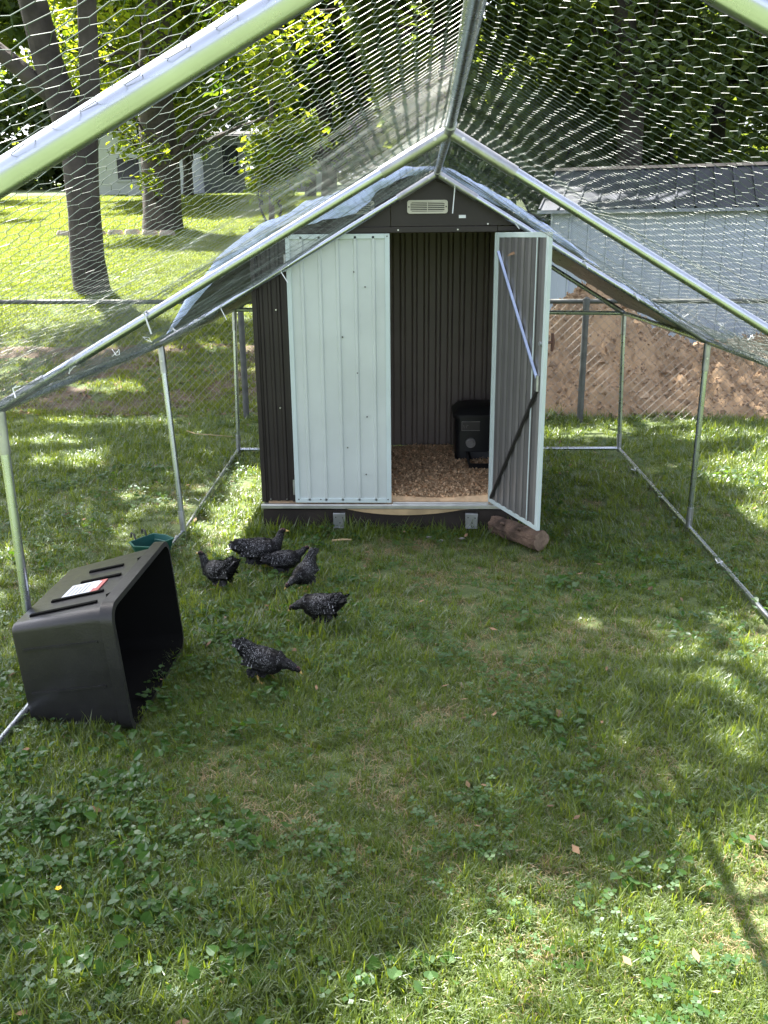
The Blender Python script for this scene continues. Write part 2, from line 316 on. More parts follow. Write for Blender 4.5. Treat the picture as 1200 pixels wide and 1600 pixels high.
# ------------------------------------------------------------------ trees
DAPPLE = [(-.46, 9.25, .6, .45), (-1.12, 5.35, .22, .5), (-1.2, 6.2, .25, .22), (-2.55, 8.25, .9, .22), (-1.75, 7.6, .42, .16), (-2.75, 6.75, .32, .25), (1.35, 7.75, .75, .2), (2.6, 7.6, .5, .22), (2.5, 6.4, .6, .45), (2.3, 5.4, .35, .4), (2.2, 8.1, .5, .14),
          (3.0, 7.0, .35, .3), (-1.0, 4.75, .28, .22), (-3.2, 9.6, .7, .2), (-1.4, 10.1, .5, .18), (-3.0, 10.7, 1.0, .16), (-1.15, 9.1, .3, .1), (3.5, 10.3, .35, .22), (2.85, 13.2, .6, .45), (3.7, 13.0, .25, .2), (4.5, 12.75, .4, .2), (2.5, 12.5, .4, .2), (-3.4, 7.4, .5, .2)]
def lit(P):
    """the openings in the canopies: True where the sun beam through a leaf at P lands on a spot that is sunlit in the yard"""
    P = np.asarray(P); x = P[:, 0] + .376 * P[:, 2]; y = P[:, 1] - .5 * P[:, 2]
    n1 = np.array([noise.noise(Vector((a * .8, b * .8, 3.3))) for a, b in zip(x, y)]); n2 = np.array([noise.noise(Vector((a * 3.1, b * 3.1, 8.8))) for a, b in zip(x, y)])
    # lawn at the upper left lies higher: use its height
    xl = P[:, 0] + .376 * (P[:, 2] - 1.5); yl = P[:, 1] - .5 * (P[:, 2] - 1.5)
    lawn = (xl < .2) & (yl > 12.1 + .5 * n1) & (yl < 20.5)
    lawn &= ~((((xl + 3.8) / 1.2) ** 2 + ((yl - 17.0) / 1.0) ** 2 + .8 * n2) < 1)
    edge = 2.02 + .28 * n1 + .22 * n2 - .5 * (1 - sstep(-.7, .3, x)) + .35 * sstep(.5, 1.2, x)
    near = y < edge
    d = np.zeros(len(P), bool)
    for cx, cy, rx, ry in DAPPLE: d |= ((x - cx) / (rx * 1.25)) ** 2 + ((y - cy) / (ry * 1.25)) ** 2 + .8 * n2 < 1
    return lawn | near | d

def leaves_mesh(C, rad, n, size, seed, flat=.6, filt=None, droop=.25):
    """n leaves spread through clumps (centres C, radii rad); each leaf is a folded diamond of two triangles"""
    g = np.random.default_rng(seed); C = np.asarray(C, float); rad = np.asarray(rad, float); w = rad ** 2; ci = g.choice(len(C), n, p=w / w.sum())
    d = g.normal(size=(n, 3)); d /= np.linalg.norm(d, axis=1)[:, None]; rr = g.random(n) ** .45
    P = C[ci] + d * (rr * rad[ci])[:, None] * np.array([1, 1, flat])
    if filt is not None: P = P[~(filt(P) & (g.random(len(P)) < .99))]; n = len(P)
    yaw = g.random(n) * 2 * PI; pit = g.normal(-droop, .45, n); rol = g.normal(0, .6, n); s = size * g.uniform(.6, 1.35, n)
    fx = np.stack([np.cos(yaw) * np.cos(pit), np.sin(yaw) * np.cos(pit), np.sin(pit)], 1); sd = np.stack([-np.sin(yaw), np.cos(yaw), np.zeros(n)], 1); up = np.cross(fx, sd)
    sd2 = sd * np.cos(rol)[:, None] + up * np.sin(rol)[:, None]; up2 = np.cross(fx, sd2)
    k = s[:, None]; V = np.stack([P, P + fx * k * .45 + sd2 * k * .36 + up2 * k * .12, P + fx * k, P + fx * k * .45 - sd2 * k * .36 + up2 * k * .12], 1).reshape(-1, 3)
    b = np.arange(n)[:, None] * 4; F = np.concatenate([b + [0, 1, 2], b + [0, 2, 3]], 1).reshape(-1, 3)
    return V, F
def curve(a, b, sag=0., n=6, wob=.0, sd=0):
    g = random.Random(sd); a, b = Vector(a), Vector(b); L = (b - a).length; o = []
    for i in range(n + 1):
        t = i / n; p = a.lerp(b, t); p.z += sag * L * 4 * t * (1 - t)
        if 0 < i < n: p += Vector((g.uniform(-1, 1), g.uniform(-1, 1), g.uniform(-1, 1))) * wob * L
        o.append(p)
    return o
def tree(label, base, stems, clumps, n, size, leaf, bark='bark', cat='tree', name='tree', filt=None, seed=1, flat=.65, group=None, limb=.035, free=()):
    """stems: list of (polyline, radii); clumps: (x,y,z,r). every clump hangs on a limb from the nearest stem point below it"""
    root = empty(name, base, label, cat, group); t = MB()
    for pl, rd in stems: t.tube(pl, rd, 12, True, jag=.06)
    part('trunk', t, M[bark], root)
    nodes = [(Vector(p), r) for pl, rd in stems for p, r in zip(pl[1:], rd[1:])]; l = MB(); C = []; Rr = []
    nf = len(clumps); clumps = list(clumps) + list(free)
    for i, (x, y, z, r) in enumerate(clumps):
        c = Vector((x, y, z)); best = min(nodes, key=lambda q: (q[0] - c).length + (1.2 * max(0, q[0].z - c.z + .4)))
        q0, r0 = best; d = (c - q0).length
        if d > .3: l.tube(curve(q0, c, .08, 5, .04, seed * 50 + i), [min(r0 * .6, limb + .012 * d) * (1 - .85 * k / 5) for k in range(6)], 6)
        g = random.Random(seed * 99 + i)
        for k in range(3):
            e = c + Vector((g.uniform(-1, 1), g.uniform(-1, 1), g.uniform(-.5, .5))) * r * .8; l.tube(curve(q0.lerp(c, .8), e, .05, 3, .05, i * 7 + k), [.022, .015, .01, .005], 4)
        C.append((x, y, z)); Rr.append(r)
    part('limb', l, M['barkd'], root, kind='stuff')
    V, F = leaves_mesh(C[:nf], Rr[:nf], n, size, seed, flat, filt)
    if free:
        V2, F2 = leaves_mesh(C[nf:], Rr[nf:], len(free) * 210, size * .8, seed + 500, flat); F = np.concatenate([F, F2 + len(V)]); V = np.concatenate([V, V2])
    me = npmesh('crown', V - np.array(base), F, [M[leaf]]); o = link('crown', me, root, smooth=False); o['kind'] = 'stuff'
    return root
def cloud(n, c, r, seed, rr=(.7, 1.3), zmin=None):
    g = np.random.default_rng(seed); o = []
    while len(o) < n:
        d = g.normal(size=3); d /= np.linalg.norm(d); p = np.array(c) + d * np.array(r) * g.random() ** .4
        if zmin is None or p[2] > zmin: o.append((*p, g.uniform(*rr)))
    return o
def gbase(x, y): return (x, y, float(gz(x, y)) - .05)

# the big twin-stemmed shade tree at the left: its limbs reach out over the run and the shed
g0 = gbase(-4.72, 13)
A1 = [(-4.70, 13, g0[2]), (-4.72, 13, g0[2] + .5), (-4.70, 13, 2.0), (-4.70, 13, 2.75), (-4.80, 13, 3.2), (-5.0, 13, 4.0), (-5.1, 12.9, 4.9), (-5.0, 12.3, 6.5), (-4.6, 11.6, 8.2), (-4.4, 11.2, 10.0)]
A2 = [(-4.62, 13, 2.2), (-4.58, 13, 2.9), (-4.45, 13, 3.6), (-4.38, 13, 4.7), (-3.9, 12.5, 6.2), (-3.0, 11.4, 7.6), (-2.2, 10.2, 8.6), (-1.6, 9.2, 9.2)]
A3 = [(-4.85, 13, 3.4), (-5.4, 12.9, 3.9), (-6.2, 12.6, 4.6), (-7.0, 12.0, 5.8), (-7.4, 11.3, 7.2)]
cl = cloud(75, (-3.4, 10.6, 9.2), (4.6, 4.6, 1.8), 11, (.9, 1.5)) + cloud(14, (-7.2, 11.3, 8.6), (2.0, 2.2, 1.2), 12, (.8, 1.3)) + cloud(30, (-5.4, 14.9, 9.3), (4.2, 1.6, 1.1), 13, (.9, 1.4))
tree('big twin stemmed maple rising from the sunny lawn behind the chain link fence', g0,
     [(A1, [.27, .235, .225, .23, .20, .19, .175, .15, .12, .07]), (A2, [.14, .15, .135, .12, .11, .095, .075, .05]), (A3, [.12, .11, .09, .07, .05])],
     cl, 52000, .17, 'leafA', 'barkd', filt=lit, seed=3)
# second broad tree near the top of the lawn
g0 = gbase(-5.55, 20)
B1 = [(-5.55, 20, g0[2]), (-5.55, 20, g0[2] + .4), (-5.5, 20, 3.0), (-5.5, 20, 4.6), (-5.3, 20.2, 6.6), (-5.4, 20.4, 9.0)]
cl = cloud(26, (-5.4, 20.6, 8.6), (3.6, 3.4, 2.6), 21, (.9, 1.4))
tree('broad dark trunked tree with low leafy sprigs near the top of the lawn', g0, [(B1, [.46, .40, .38, .36, .28, .14])], cl, 22000, .17, 'leafC', 'barkd', filt=lit, seed=5,
     free=[(-5.9, 19.0, 4.3, .6), (-5.75, 18.9, 3.5, .5), (-6.3, 18.9, 3.9, .45), (-5.45, 18.9, 2.75, .35), (-5.3, 18.9, 3.3, .35), (-4.7, 19.0, 4.9, .7), (-6.6, 19.2, 5.6, .8), (-3.9, 19.0, 5.2, .8), (-5.4, 18.8, 5.7, .8), (-3.0, 19.0, 4.6, .6), (-3.4, 18.8, 6.2, .8), (-2.2, 19.2, 5.5, .6), (-4.4, 18.8, 6.4, .7), (-2.6, 18.8, 3.9, .45), (-1.0, 19.2, 5.9, .55), (-3.6, 18.8, 4.1, .4), (-6.9, 18.6, 4.9, .6)])
# tree whose trunk stands behind the barn; shades barn and mound
g0 = gbase(4.2, 19.2)
D1 = [(4.2, 19.2, 0), (4.15, 19.2, 1.5), (4.1, 19.1, 4), (3.6, 18.8, 6.5), (2.6, 18, 8.5), (1.6, 17, 10)]
cl = cloud(60, (1.1, 15.9, 9.4), (4.4, 4.2, 1.9), 31, (.9, 1.5)) + cloud(16, (2.0, 12.0, 9.0), (2.4, 2.0, 1.2), 33, (.8, 1.3)) + cloud(24, (5.4, 19, 6.5), (2.8, 1.8, 3.0), 32, (.7, 1.2), 3.0)
tree('tall tree behind the barn with a crown spreading over the soil mound', g0, [(D1, [.30, .26, .24, .2, .15, .1])], cl, 44000, .18, 'leafB', 'barkd', filt=lit, seed=7)
# small overhanging sapling: the bright branch above the tarp
g0 = gbase(-1.9, 11.6)
E1 = [(-1.9, 11.6, g0[2]), (-1.85, 11.5, 1.4), (-1.78, 11.3, 2.4), (-1.7, 11.0, 3.1), (-1.65, 10.9, 3.7)]
cl = [(-1.75, 10.6, 2.70, .26), (-1.45, 10.5, 2.72, .26), (-1.2, 10.4, 2.74, .24), (-1.6, 10.4, 2.42, .26), (-1.35, 10.4, 2.40, .2), (-1.85, 10.5, 2.46, .2), (-1.5, 10.3, 2.15, .16), (-1.8, 10.5, 2.2, .14), (-1.7, 10.9, 3.6, .3), (-1.5, 10.8, 3.25, .22)]
tree('slender sapling with bright yellow green leaves just above the tarp', g0, [(E1, [.045, .04, .032, .022, .012])], cl, 1500, .10, 'leafC', 'bark', seed=9, cat='tree', flat=.8, limb=.01)
# the woods behind
WOODS = [
    ('dark spreading tree in front of the dim grey house', -9.9, 40, 'leafB', 3.4, 11), ('dark tree filling the gap right of the grey house', -4.2, 36, 'leafB', 3.2, 11), ('pale leafy tree between the white house and the left edge', -19.0, 36, 'leafA', 3.6, 11),
    ('dark leafy tree directly behind the shed peak', 0.6, 20.5, 'leafB', 2.6, 9.5),
    ('dense dark tree behind the left end of the barn', 3.2, 22.5, 'leafB', 2.8, 10),
    ('dark woodland tree behind the middle of the barn roof', 6.6, 21.5, 'leafB', 2.8, 10),
    ('dark woodland tree at the far right behind the barn', 10.2, 22.5, 'leafB', 3.0, 10),
    ('lighter green tree left of the shed peak beyond the lawn', -2.4, 24.5, 'leafA', 2.6, 9.5),
    ('bright leafy tree beyond the lawn above the grey house', -8.3, 29.5, 'leafC', 2.8, 10),
    ('sunlit tree at the left behind the twin stemmed maple', -9.6, 34, 'leafC', 3.2, 10.5),
    ('leafy tree at the far left edge of the lawn', -15.5, 26, 'leafA', 3.2, 10),
    ('tall dark tree in the gap between shed peak and lawn', -0.8, 30, 'leafB', 3.4, 11),
    ('big dark tree deep in the woods behind the barn', 5.0, 30, 'leafB', 3.8, 12),
    ('big dark tree in the deep woods at the far right', 12.0, 30, 'leafB', 3.8, 12)]
for i, (lab, x, y, lf, rad, h) in enumerate(WOODS):
    b0 = gbase(x, y); z0 = b0[2]; low = .6 if x > -3.5 else (1.9 if y > 35 else 2.5)
    st = [[(x, y, z0), (x + .05, y, z0 + 1), (x - .1, y + .1, z0 + h * .45), (x + .1, y, z0 + h * .8)], [.24, .2, .16, .05]]
    cl = cloud(44, (x, y - .2, z0 + low + (h - low) / 2), (rad, rad * .8, (h - low) / 2), 100 + i, (.7, 1.25), z0 + low)
    tree(lab, b0, [st], cl, 15000, .23, lf, 'barkd', filt=lit, seed=40 + i, flat=.7)
# far wood: reads as one mass
cc = []
for k in range(420):
    x = rng.uniform(-55, 55); cc.append((x, 62 + rng.uniform(-3, 8), float(gz(x, 62)) + 15 * rng.random() ** 1.3, rng.uniform(1.8, 3.2)))
V, F = leaves_mesh([c[:3] for c in cc], [c[3] for c in cc], 95000, .8, 77, .8)
o = link('far_wood', npmesh('far_wood', V, F, [M['leafB']]), smooth=False); meta(o, 'far off wood closing the view behind the yard', 'wood', kind='stuff')

# low stone border at the foot of the second tree
for k in range(7):
    x = -7.3 + k * .36; y = 18.9 - .02 * k; z = float(gz(x, y)); b = MB(); w = .33
    b.rings([[(x + w * .5 * math.cos(q) * s * 1.0, y + .14 * math.sin(q) * s, z + hh) for q in np.linspace(0, 2 * PI, 9)[:-1]] for s, hh in ((1.02, -.02), (1.0, .07), (.8, .12))])
    if k == 0: stones = empty('stone_border', (-6.2, 18.9, float(gz(-6.2, 18.9))), 'low pale border of flat stones at the foot of the broad dark trunk', 'border')
    part('stone', b, M['stone'], stones)

# ------------------------------------------------------------------ chain link fence
def fy(x): return 8.42 - .08 * x
def chainlink():
    root = empty('chain_link_fence', (0, 8.42, 0), 'grey chain link fence across the yard in front of the soil mound', 'fence')
    b = MB(); b.tube([(-9, fy(-9), 1.10), (9, fy(9), 1.10)], .021, 10); part('top_rail', b, M['fence'], root)
    for x in (-8.1, -4.9, -1.69, 1.49, 4.69, 7.9):
        b = MB(); b.tube([(x, fy(x) - .035, -.05), (x, fy(x) - .035, 1.07)], .029, 12); b.tube([(x, fy(x) - .035, 1.07), (x, fy(x) - .035, 1.125), (x, fy(x) - .03, 1.14)], [.032, .032, .012], 12); p = part('fence_post', b, M['fence'], root)
        for z in (.3, .62, .9):
            t = MB(); t.tube([(x + .036 * math.cos(q), fy(x) - .035 + .036 * math.sin(q), z) for q in np.linspace(-.4, PI + .4, 7)], .004, 5); part('wire_tie', t, M['fwire'], p)
    # mesh of diamonds: two families of bent wires
    b = MB(); p = .082; h = 1.06
    for s, off in ((1, .004), (-1, -.004)):
        x = -8.5
        while x < 8.5:
            b.tube([(x, fy(x) - off + .012, .02), (x + s * h * .5, fy(x + s * h * .5) - off + .012, .02 + h * .5), (x + s * h, fy(x + s * h) - off + .012, .02 + h)], .0014, 3, False); x += p
    part('wire_mesh', b, M['fwire'], root, kind='stuff')
chainlink()

# ------------------------------------------------------------------ soil mound
def mound():
    nx, ny = 280, 190; X, Y = np.meshgrid(np.linspace(.3, 8.5, nx), np.linspace(7.9, 13.4, ny))
    def bump(cx, cy, h, r, p=1.0): d = np.hypot((X - cx), (Y - cy) * .9) / r; return h * np.clip(1 - d ** p, 0, 1)
    H = np.maximum.reduce([bump(1.93, 10.2, 1.20, 1.28, 1.0), bump(1.75, 9.75, .62, 1.22, 1.2), bump(2.7, 10.3, .50, 1.45), bump(4.4, 10.5, .50, 1.85, 1.2), bump(6.2, 10.8, .55, 2.1, 1.2), bump(3.2, 10.1, .40, 1.6, 1.3)])
    N1 = np.array([noise.fractal(Vector((a * 1.6, b * 1.6, 4)), .9, 2.1, 6) for a, b in zip(X.ravel(), Y.ravel())]).reshape(X.shape)
    N2 = np.array([abs(noise.noise(Vector((a * 7, b * 7, 9)))) + .6 * abs(noise.noise(Vector((a * 16, b * 16, 2)))) for a, b in zip(X.ravel(), Y.ravel())]).reshape(X.shape)
    N3 = np.array([noise.noise(Vector((a * 26, b * 26, 5))) + .7 * noise.noise(Vector((a * 47, b * 47, 3))) for a, b in zip(X.ravel(), Y.ravel())]).reshape(X.shape)
    m = np.clip(H / .15, 0, 1); Z = H + m * (.09 * N1 + .15 * N2 + .05 * N3 - .04) - .05 * (1 - m) + .05 * np.clip(m * 3, 0, 1)
    i = np.arange(nx * ny).reshape(ny, nx)
    o = link('soil_mound', npmesh('soil_mound', np.stack([X, Y, Z], -1).reshape(-1, 3), np.stack([i[:-1, :-1], i[:-1, 1:], i[1:, 1:], i[1:, :-1]], -1).reshape(-1, 4), [M['soil']], True), smooth=False)
    meta(o, 'tall mound of reddish brown soil behind the chain link fence', 'soil mound')
    # clods
    ico = bmesh.new(); bmesh.ops.create_icosphere(ico, subdivisions=1, radius=1); IV = np.array([v.co for v in ico.verts]); IF = np.array([[v.index for v in f.verts] for f in ico.faces]); ico.free()
    VV = []; FF = []; c = 0; g = np.random.default_rng(5)
    while c < 14000:
        a, b = g.integers(0, ny - 1), g.integers(0, nx - 1)
        if H[a, b] < .03 and g.random() < .9: continue
        s = g.gamma(1.2, .006) + .005; q = IV * (s * g.uniform(.6, 1.2, 3)) * (1 + .33 * g.normal(size=(len(IV), 1)))
        VV.append(q + [X[a, b] + g.normal() * .02, Y[a, b] + g.normal() * .02, Z[a, b] + s * .2]); FF.append(IF + c * len(IV)); c += 1
    k = link('clods', npmesh('clods', np.concatenate(VV), np.concatenate(FF), [M['clod']]), o, smooth=False); k['kind'] = 'stuff'
mound()

# ------------------------------------------------------------------ run frame
XL, XR, XC = -1.44, 1.565, .087; YF = [.92, 2.967, 4.978, 6.98]; HE, HR = 1.122, 1.995; TR = .0162
BASE = {(0, 0): (-1.44, .92), (1, 0): (1.545, .92), (0, 1): (-1.441, 2.97), (1, 1): (1.55, 2.967), (0, 2): (-1.382, 4.908), (1, 2): (1.572, 5.022), (0, 3): (-1.465, 6.974), (1, 3): (1.589, 7.02)}
TOP = {(0, 0): (-1.44, 1.219), (1, 0): (1.56, 1.264), (0, 1): (-1.441, 1.138), (1, 1): (1.56, 1.13), (0, 2): (-1.447, 1.12), (1, 2): (1.565, 1.12), (0, 3): (-1.433, 1.155), (1, 3): (1.546, 1.105)}
run = empty('run_frame', (XC, YF[1], 0), 'walk in chicken run of galvanised tube with a pitched roof of wire netting', 'chicken run')
def tubepart(name, a, b, r=TR, m='galv', par=run, n=14):
    q = MB(); q.tube([a, b], r, n); return part(name, q, M[m], par)
for k, y in enumerate(YF):
    ap = Vector((XC, y, HR)) if k else Vector((.072, y, 2.003))
    for s in (0, 1):
        bx, by = BASE[s, k]; tx, tz = TOP[s, k]; b = Vector((bx, by, .015)); t = Vector((tx, y, tz))
        dr = (t - ap).normalized(); dp = (b - t).normalized()
        tubepart('rafter', ap + dr * .07, t - dr * .05); tubepart('post', t + dp * .05, b)
        tubepart('joint_sleeve', ap + dr * .012, ap + dr * (.24 if k else .1), .0192, 'sleeve'); tubepart('joint_sleeve', t - dr * .2, t - dr * .005, .0192, 'sleeve')
        tubepart('joint_sleeve', t + dp * .002, t + dp * .16, .0188, 'sleeve'); tubepart('joint_sleeve', b - dp * .15, b - dp * .006, .0188, 'sleeve')
        if k < 3:
            t2 = Vector((TOP[s, k + 1][0], YF[k + 1], TOP[s, k + 1][1])); tubepart('eave_rail', t + Vector((0, .02, 0)), t2 - Vector((0, .02, 0)))
            b2 = Vector((*BASE[s, k + 1], .042)); tubepart('ground_rail', b + Vector((0, .02, .027)), b2 - Vector((0, .02, 0)), .0135)
            for f in (.12, .88):
                pass
        # bolts
        q = MB(); c = ap + dr * .05; q.tube([c + Vector((0, -.019, 0)), c + Vector((0, -.026, 0))], .006, 6); part('bolt', q, M['screwb'], run)
        for cc_ in (t + dp * .09, t - dr * .12, b - dp * .08): q = MB(); q.tube([cc_ + Vector((0, -.018, 0)), cc_ + Vector((0, -.0245, 0))], .0055, 6); part('bolt', q, M['screwb'], run)
    if k < 3:
        tubepart('ridge_pole', ap + Vector((0, .03, .004)), Vector((XC, YF[k + 1] - .03, HR + .004)))
        tubepart('joint_sleeve', ap + Vector((0, -.02, .004)), ap + Vector((0, .2 if k else .1, .004)), .0192, 'sleeve')
    if k > 0: tubepart('joint_sleeve', ap + Vector((0, -.16, .004)), ap + Vector((0, -.022, .004)), .0192, 'sleeve')
tubepart('ground_rail', (BASE[0, 3][0], 6.98, .045), (BASE[1, 3][0], 7.02, .045), .0135)
tubepart('eave_rail', (-1.433, 6.985, 1.15), (1.546, 6.985, 1.105))
# white zip ties
for a, bend in [((.178, 4.95, 1.92), (-.01, -.005, -.125)), ((-.75, 4.95, 1.505), (.035, -.01, -.055)), ((-1.09, 4.95, 1.315), (.03, -.01, -.06)), ((.87, 4.95, 1.54), (.02, 0, -.03)), ((1.15, 4.95, 1.37), (.02, 0, -.03)), ((-.9, 2.94, 1.45), (.02, -.01, -.06)), ((.50, 4.95, 1.74), (.02, 0, -.025)),
                ((1.553, 6.3, .05), (-.03, 0, .01)), ((1.57, 5.6, .05), (-.03, 0, .01)), ((-1.43, 5.5, .05), (-.03, 0, .02)), ((1.54, 4.4, .05), (.03, 0, .01)), ((-1.39, 4.75, .05), (-.035, .0, .0))]:
    a = Vector(a); d = Vector(bend); q = MB(); q.tube([a + Vector((0, .03, .012)), a + Vector((0, -.008, .008)), a, a + d * .5, a + d], .003, 5); part('zip_tie', q, M['white'], run)

# roof netting: real hexagons, sagging between the frames
def netting():
    a, P, dv = .0310, .0262, .0075
    rows = int(1.77 / P) + 1; NU = int((4.985 - .42) / (a / 2)); VV = []; EE = []; TW = []; off = 0
    for s in (-1, 1):
        xe = XL if s < 0 else XR
        U = np.arange(NU) * a / 2; r = np.arange(rows); UU, RR = np.meshgrid(U, r); I = np.arange(NU)[None, :] + RR
        v = .42 + UU + .0014 * rng.normal(size=UU.shape); uu = RR * P + np.where(I % 2 == 1, dv, 0.) + .0014 * rng.normal(size=UU.shape)      # twists run down the slope
        # slow in-plane wander of the sheet
        v = v + .025 * np.sin(uu * 2.3 + s) + .012 * np.sin(uu * 7 + 2 * v)
        L = math.hypot(abs(xe - XC), HR - HE); t = uu / L
        fr = np.clip((v - .957) / 2.005, -.3, 2.2); f = fr % 1.0
        sag = .035 * np.sin(PI * f) ** 1.0 * np.sin(PI * np.clip(t, 0, 1)) ** .8 + .012 * np.sin(PI * f)
        puck = (.018 * np.array([noise.noise(Vector((a * 2.2, b * 1.6, 5 + s))) for a, b in zip(v.ravel(), uu.ravel())]).reshape(v.shape) + .007 * np.array([noise.noise(Vector((a * 9, b * 7, 2 + s))) for a, b in zip(v.ravel(), uu.ravel())]).reshape(v.shape)) * np.sin(PI * np.clip(t, .02, .98)) ** .5 + 0.0 * np.sin(v * 9 + 3 * t + s) * np.sin(uu * 6 + 2) + 0 * np.sin(v * 23 + uu * 11)
        drop = np.where(t > 1, (t - 1) * L, 0)
        tt = np.minimum(t, 1.0)
        x = XC + (xe - XC) * tt + s * .012 * np.sin(v * 7) * (t > 1); he = HE + np.clip((2.967 - v) / 2.047, 0, 1.2) * (.097 if s < 0 else .142); z = HR + .022 + (he - HR) * tt - sag + puck - drop * .9
        # gathered seam where a second strip overlaps
        w = np.exp(-((t - (.80 if s < 0 else .76)) / .035) ** 2); z = z - w * .02 * (1 + .6 * np.sin(v * 17)) 
        Vt = np.stack([x, v, z], -1).reshape(-1, 3); idx = (np.arange(rows * NU)).reshape(rows, NU) + off
        VV.append(Vt); e1 = np.stack([idx[:, :-1], idx[:, 1:]], -1).reshape(-1, 2)
        up = (I % 2 == 1)[:-1, :]; e2 = np.stack([idx[:-1][up], idx[1:][up]], -1)
        EE.append(e1); TW.append(np.zeros(len(e1))); EE.append(e2); TW.append(np.ones(len(e2))); off += rows * NU
        # overlapped strip along the seam: a second loose row of cells
        m = t > (.77 if s < 0 else .73)
        ed = np.clip((t.ravel() - .72) / .1, 0, 1); wv = np.array([noise.noise(Vector((a * 4, b * 3, 8 + s))) for a, b in zip(v.ravel(), uu.ravel())]); V2 = Vt + np.array([s * .006, .013, -.010]) + np.stack([0 * wv, .03 * wv, -.016 * ed * (1 + wv)], 1) + .003 * rng.normal(size=Vt.shape); mk = m.ravel(); keep = mk[e1 - idx[0, 0]].all(1)
        VV.append(V2); EE.append(e1[keep] + rows * NU); TW.append(np.zeros(keep.sum())); k2 = mk[e2 - idx[0, 0]].all(1); EE.append(e2[k2] + rows * NU); TW.append(np.ones(k2.sum())); off += rows * NU
    V = np.concatenate(VV); E = np.concatenate(EE); tw = np.concatenate(TW); p, q = V[E[:, 0]], V[E[:, 1]]
    d = q - p; d /= np.linalg.norm(d, axis=1)[:, None]; h = np.tile([.31, .2, .93], (len(d), 1)); a1 = np.cross(d, h); a1 /= np.linalg.norm(a1, axis=1)[:, None]; a2 = np.cross(d, a1)
    rad = np.where(tw > .5, .00052, .00040)[:, None]; R6 = []
    for e in (p, q):
        for j in range(3): R6.append(e + (a1 * math.cos(2.094 * j) + a2 * math.sin(2.094 * j)) * rad)
    W_ = np.stack(R6, 1).reshape(-1, 3); b = np.arange(len(E))[:, None] * 6
    Fq = np.concatenate([b + [0, 1, 4, 3], b + [1, 2, 5, 4], b + [2, 0, 3, 5]], 1).reshape(-1, 4)
    o = link('wire_netting', npmesh('wire_netting', W_ - np.array(run.location), Fq, [M['wire']], True), run, smooth=False); o['kind'] = 'stuff'
netting()
for s_, t_ in ((-1, .79), (1, .745)):          # twisted ties along the lapped seam, coloured white to stand in for glints
    for k in range(9):
        y_ = 1.15 + .42 * k; c = Vector((XC + ((XL if s_ < 0 else XR) - XC) * t_, y_, HR + .01 + (HE - HR) * t_ - .03)); q = MB(); g_ = random.Random(k + 20 * s_)
        pl = [c + Vector((g_.uniform(-.022, .022), g_.uniform(-.02, .02), g_.uniform(-.012, .02))) for _ in range(6)]; q.tube(pl, .0016, 4); part('wire_tie', q, M['white'], run)

# ------------------------------------------------------------------ tarp over the back of the run
def tarp():
    up = [(-1.452, 1.135), (-1.294, 1.364), (-1.127, 1.564), (-.954, 1.702), (-.602, 1.864), (-.328, 1.947), (-.088, 2.039), (.11, 2.03), (.177, 2.012), (.295, 1.955), (.431, 1.879), (.568, 1.797), (.678, 1.735), (.865, 1.59), (1.044, 1.462), (1.231, 1.362), (1.575, 1.13)]
    lo = [(-1.446, 1.115), (-1.26, 1.330), (-1.089, 1.500), (-.90, 1.625), (-.70, 1.715), (-.592, 1.750), (-.348, 1.80), (-.27, 1.86), (-.227, 1.918), (-.058, 1.99), (.11, 2.012), (.178, 1.940), (.262, 1.905), (.387, 1.850), (.517, 1.785), (.62, 1.70), (.865, 1.568), (1.044, 1.44), (1.231, 1.325), (1.57, 1.105)]
    def ip(pl, x): return np.interp(x, [p[0] for p in pl], [p[1] for p in pl])
    xs = np.linspace(-1.45, 1.572, 170); prof = []
    ts = [(-1., 5.005), (-.66, 4.998), (-.33, 5.0), (0., 5.02)] + [(k / 14, 5.02 + 2.05 * k / 14) for k in range(1, 15)]
    V = []
    for t, y in ts:
        for x in xs:
            zu, zl = ip(up, x), ip(lo, x)
            if t <= 0: z = zu + (zl - zu) * (-t); yy = y - .0 + .012 * math.sin(x * 31 + t * 4) * (-t)
            else:
                rf = 2.0 - .35 * abs(x) + .035 if -1.0 < x < .68 else 0
                rr = np.interp(x, [XL, XC, XR], [HE, HR, HE]) + .03; z = zu + (max(rf, rr) - zu) * min(1, t * 2.2) if x > -1.5 else zu; z = z - .02 * math.sin(PI * t) * (1 if rf < rr else .2); yy = y
            z += .012 * noise.noise(Vector((x * 9 + y * 4, y * 5, 1 + t))) + .008 * noise.noise(Vector((x * 24 + y * 9, y * 14, 5)))
            V.append((x, yy + .006 * noise.noise(Vector((x * 14, z * 12, 7))), z))
    n = len(xs); i = np.arange(len(ts) * n).reshape(len(ts), n); F = np.stack([i[:-1, :-1], i[:-1, 1:], i[1:, 1:], i[1:, :-1]], -1).reshape(-1, 4)
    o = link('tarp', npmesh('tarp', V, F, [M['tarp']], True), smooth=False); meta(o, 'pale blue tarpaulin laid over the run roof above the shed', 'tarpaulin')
tarp()

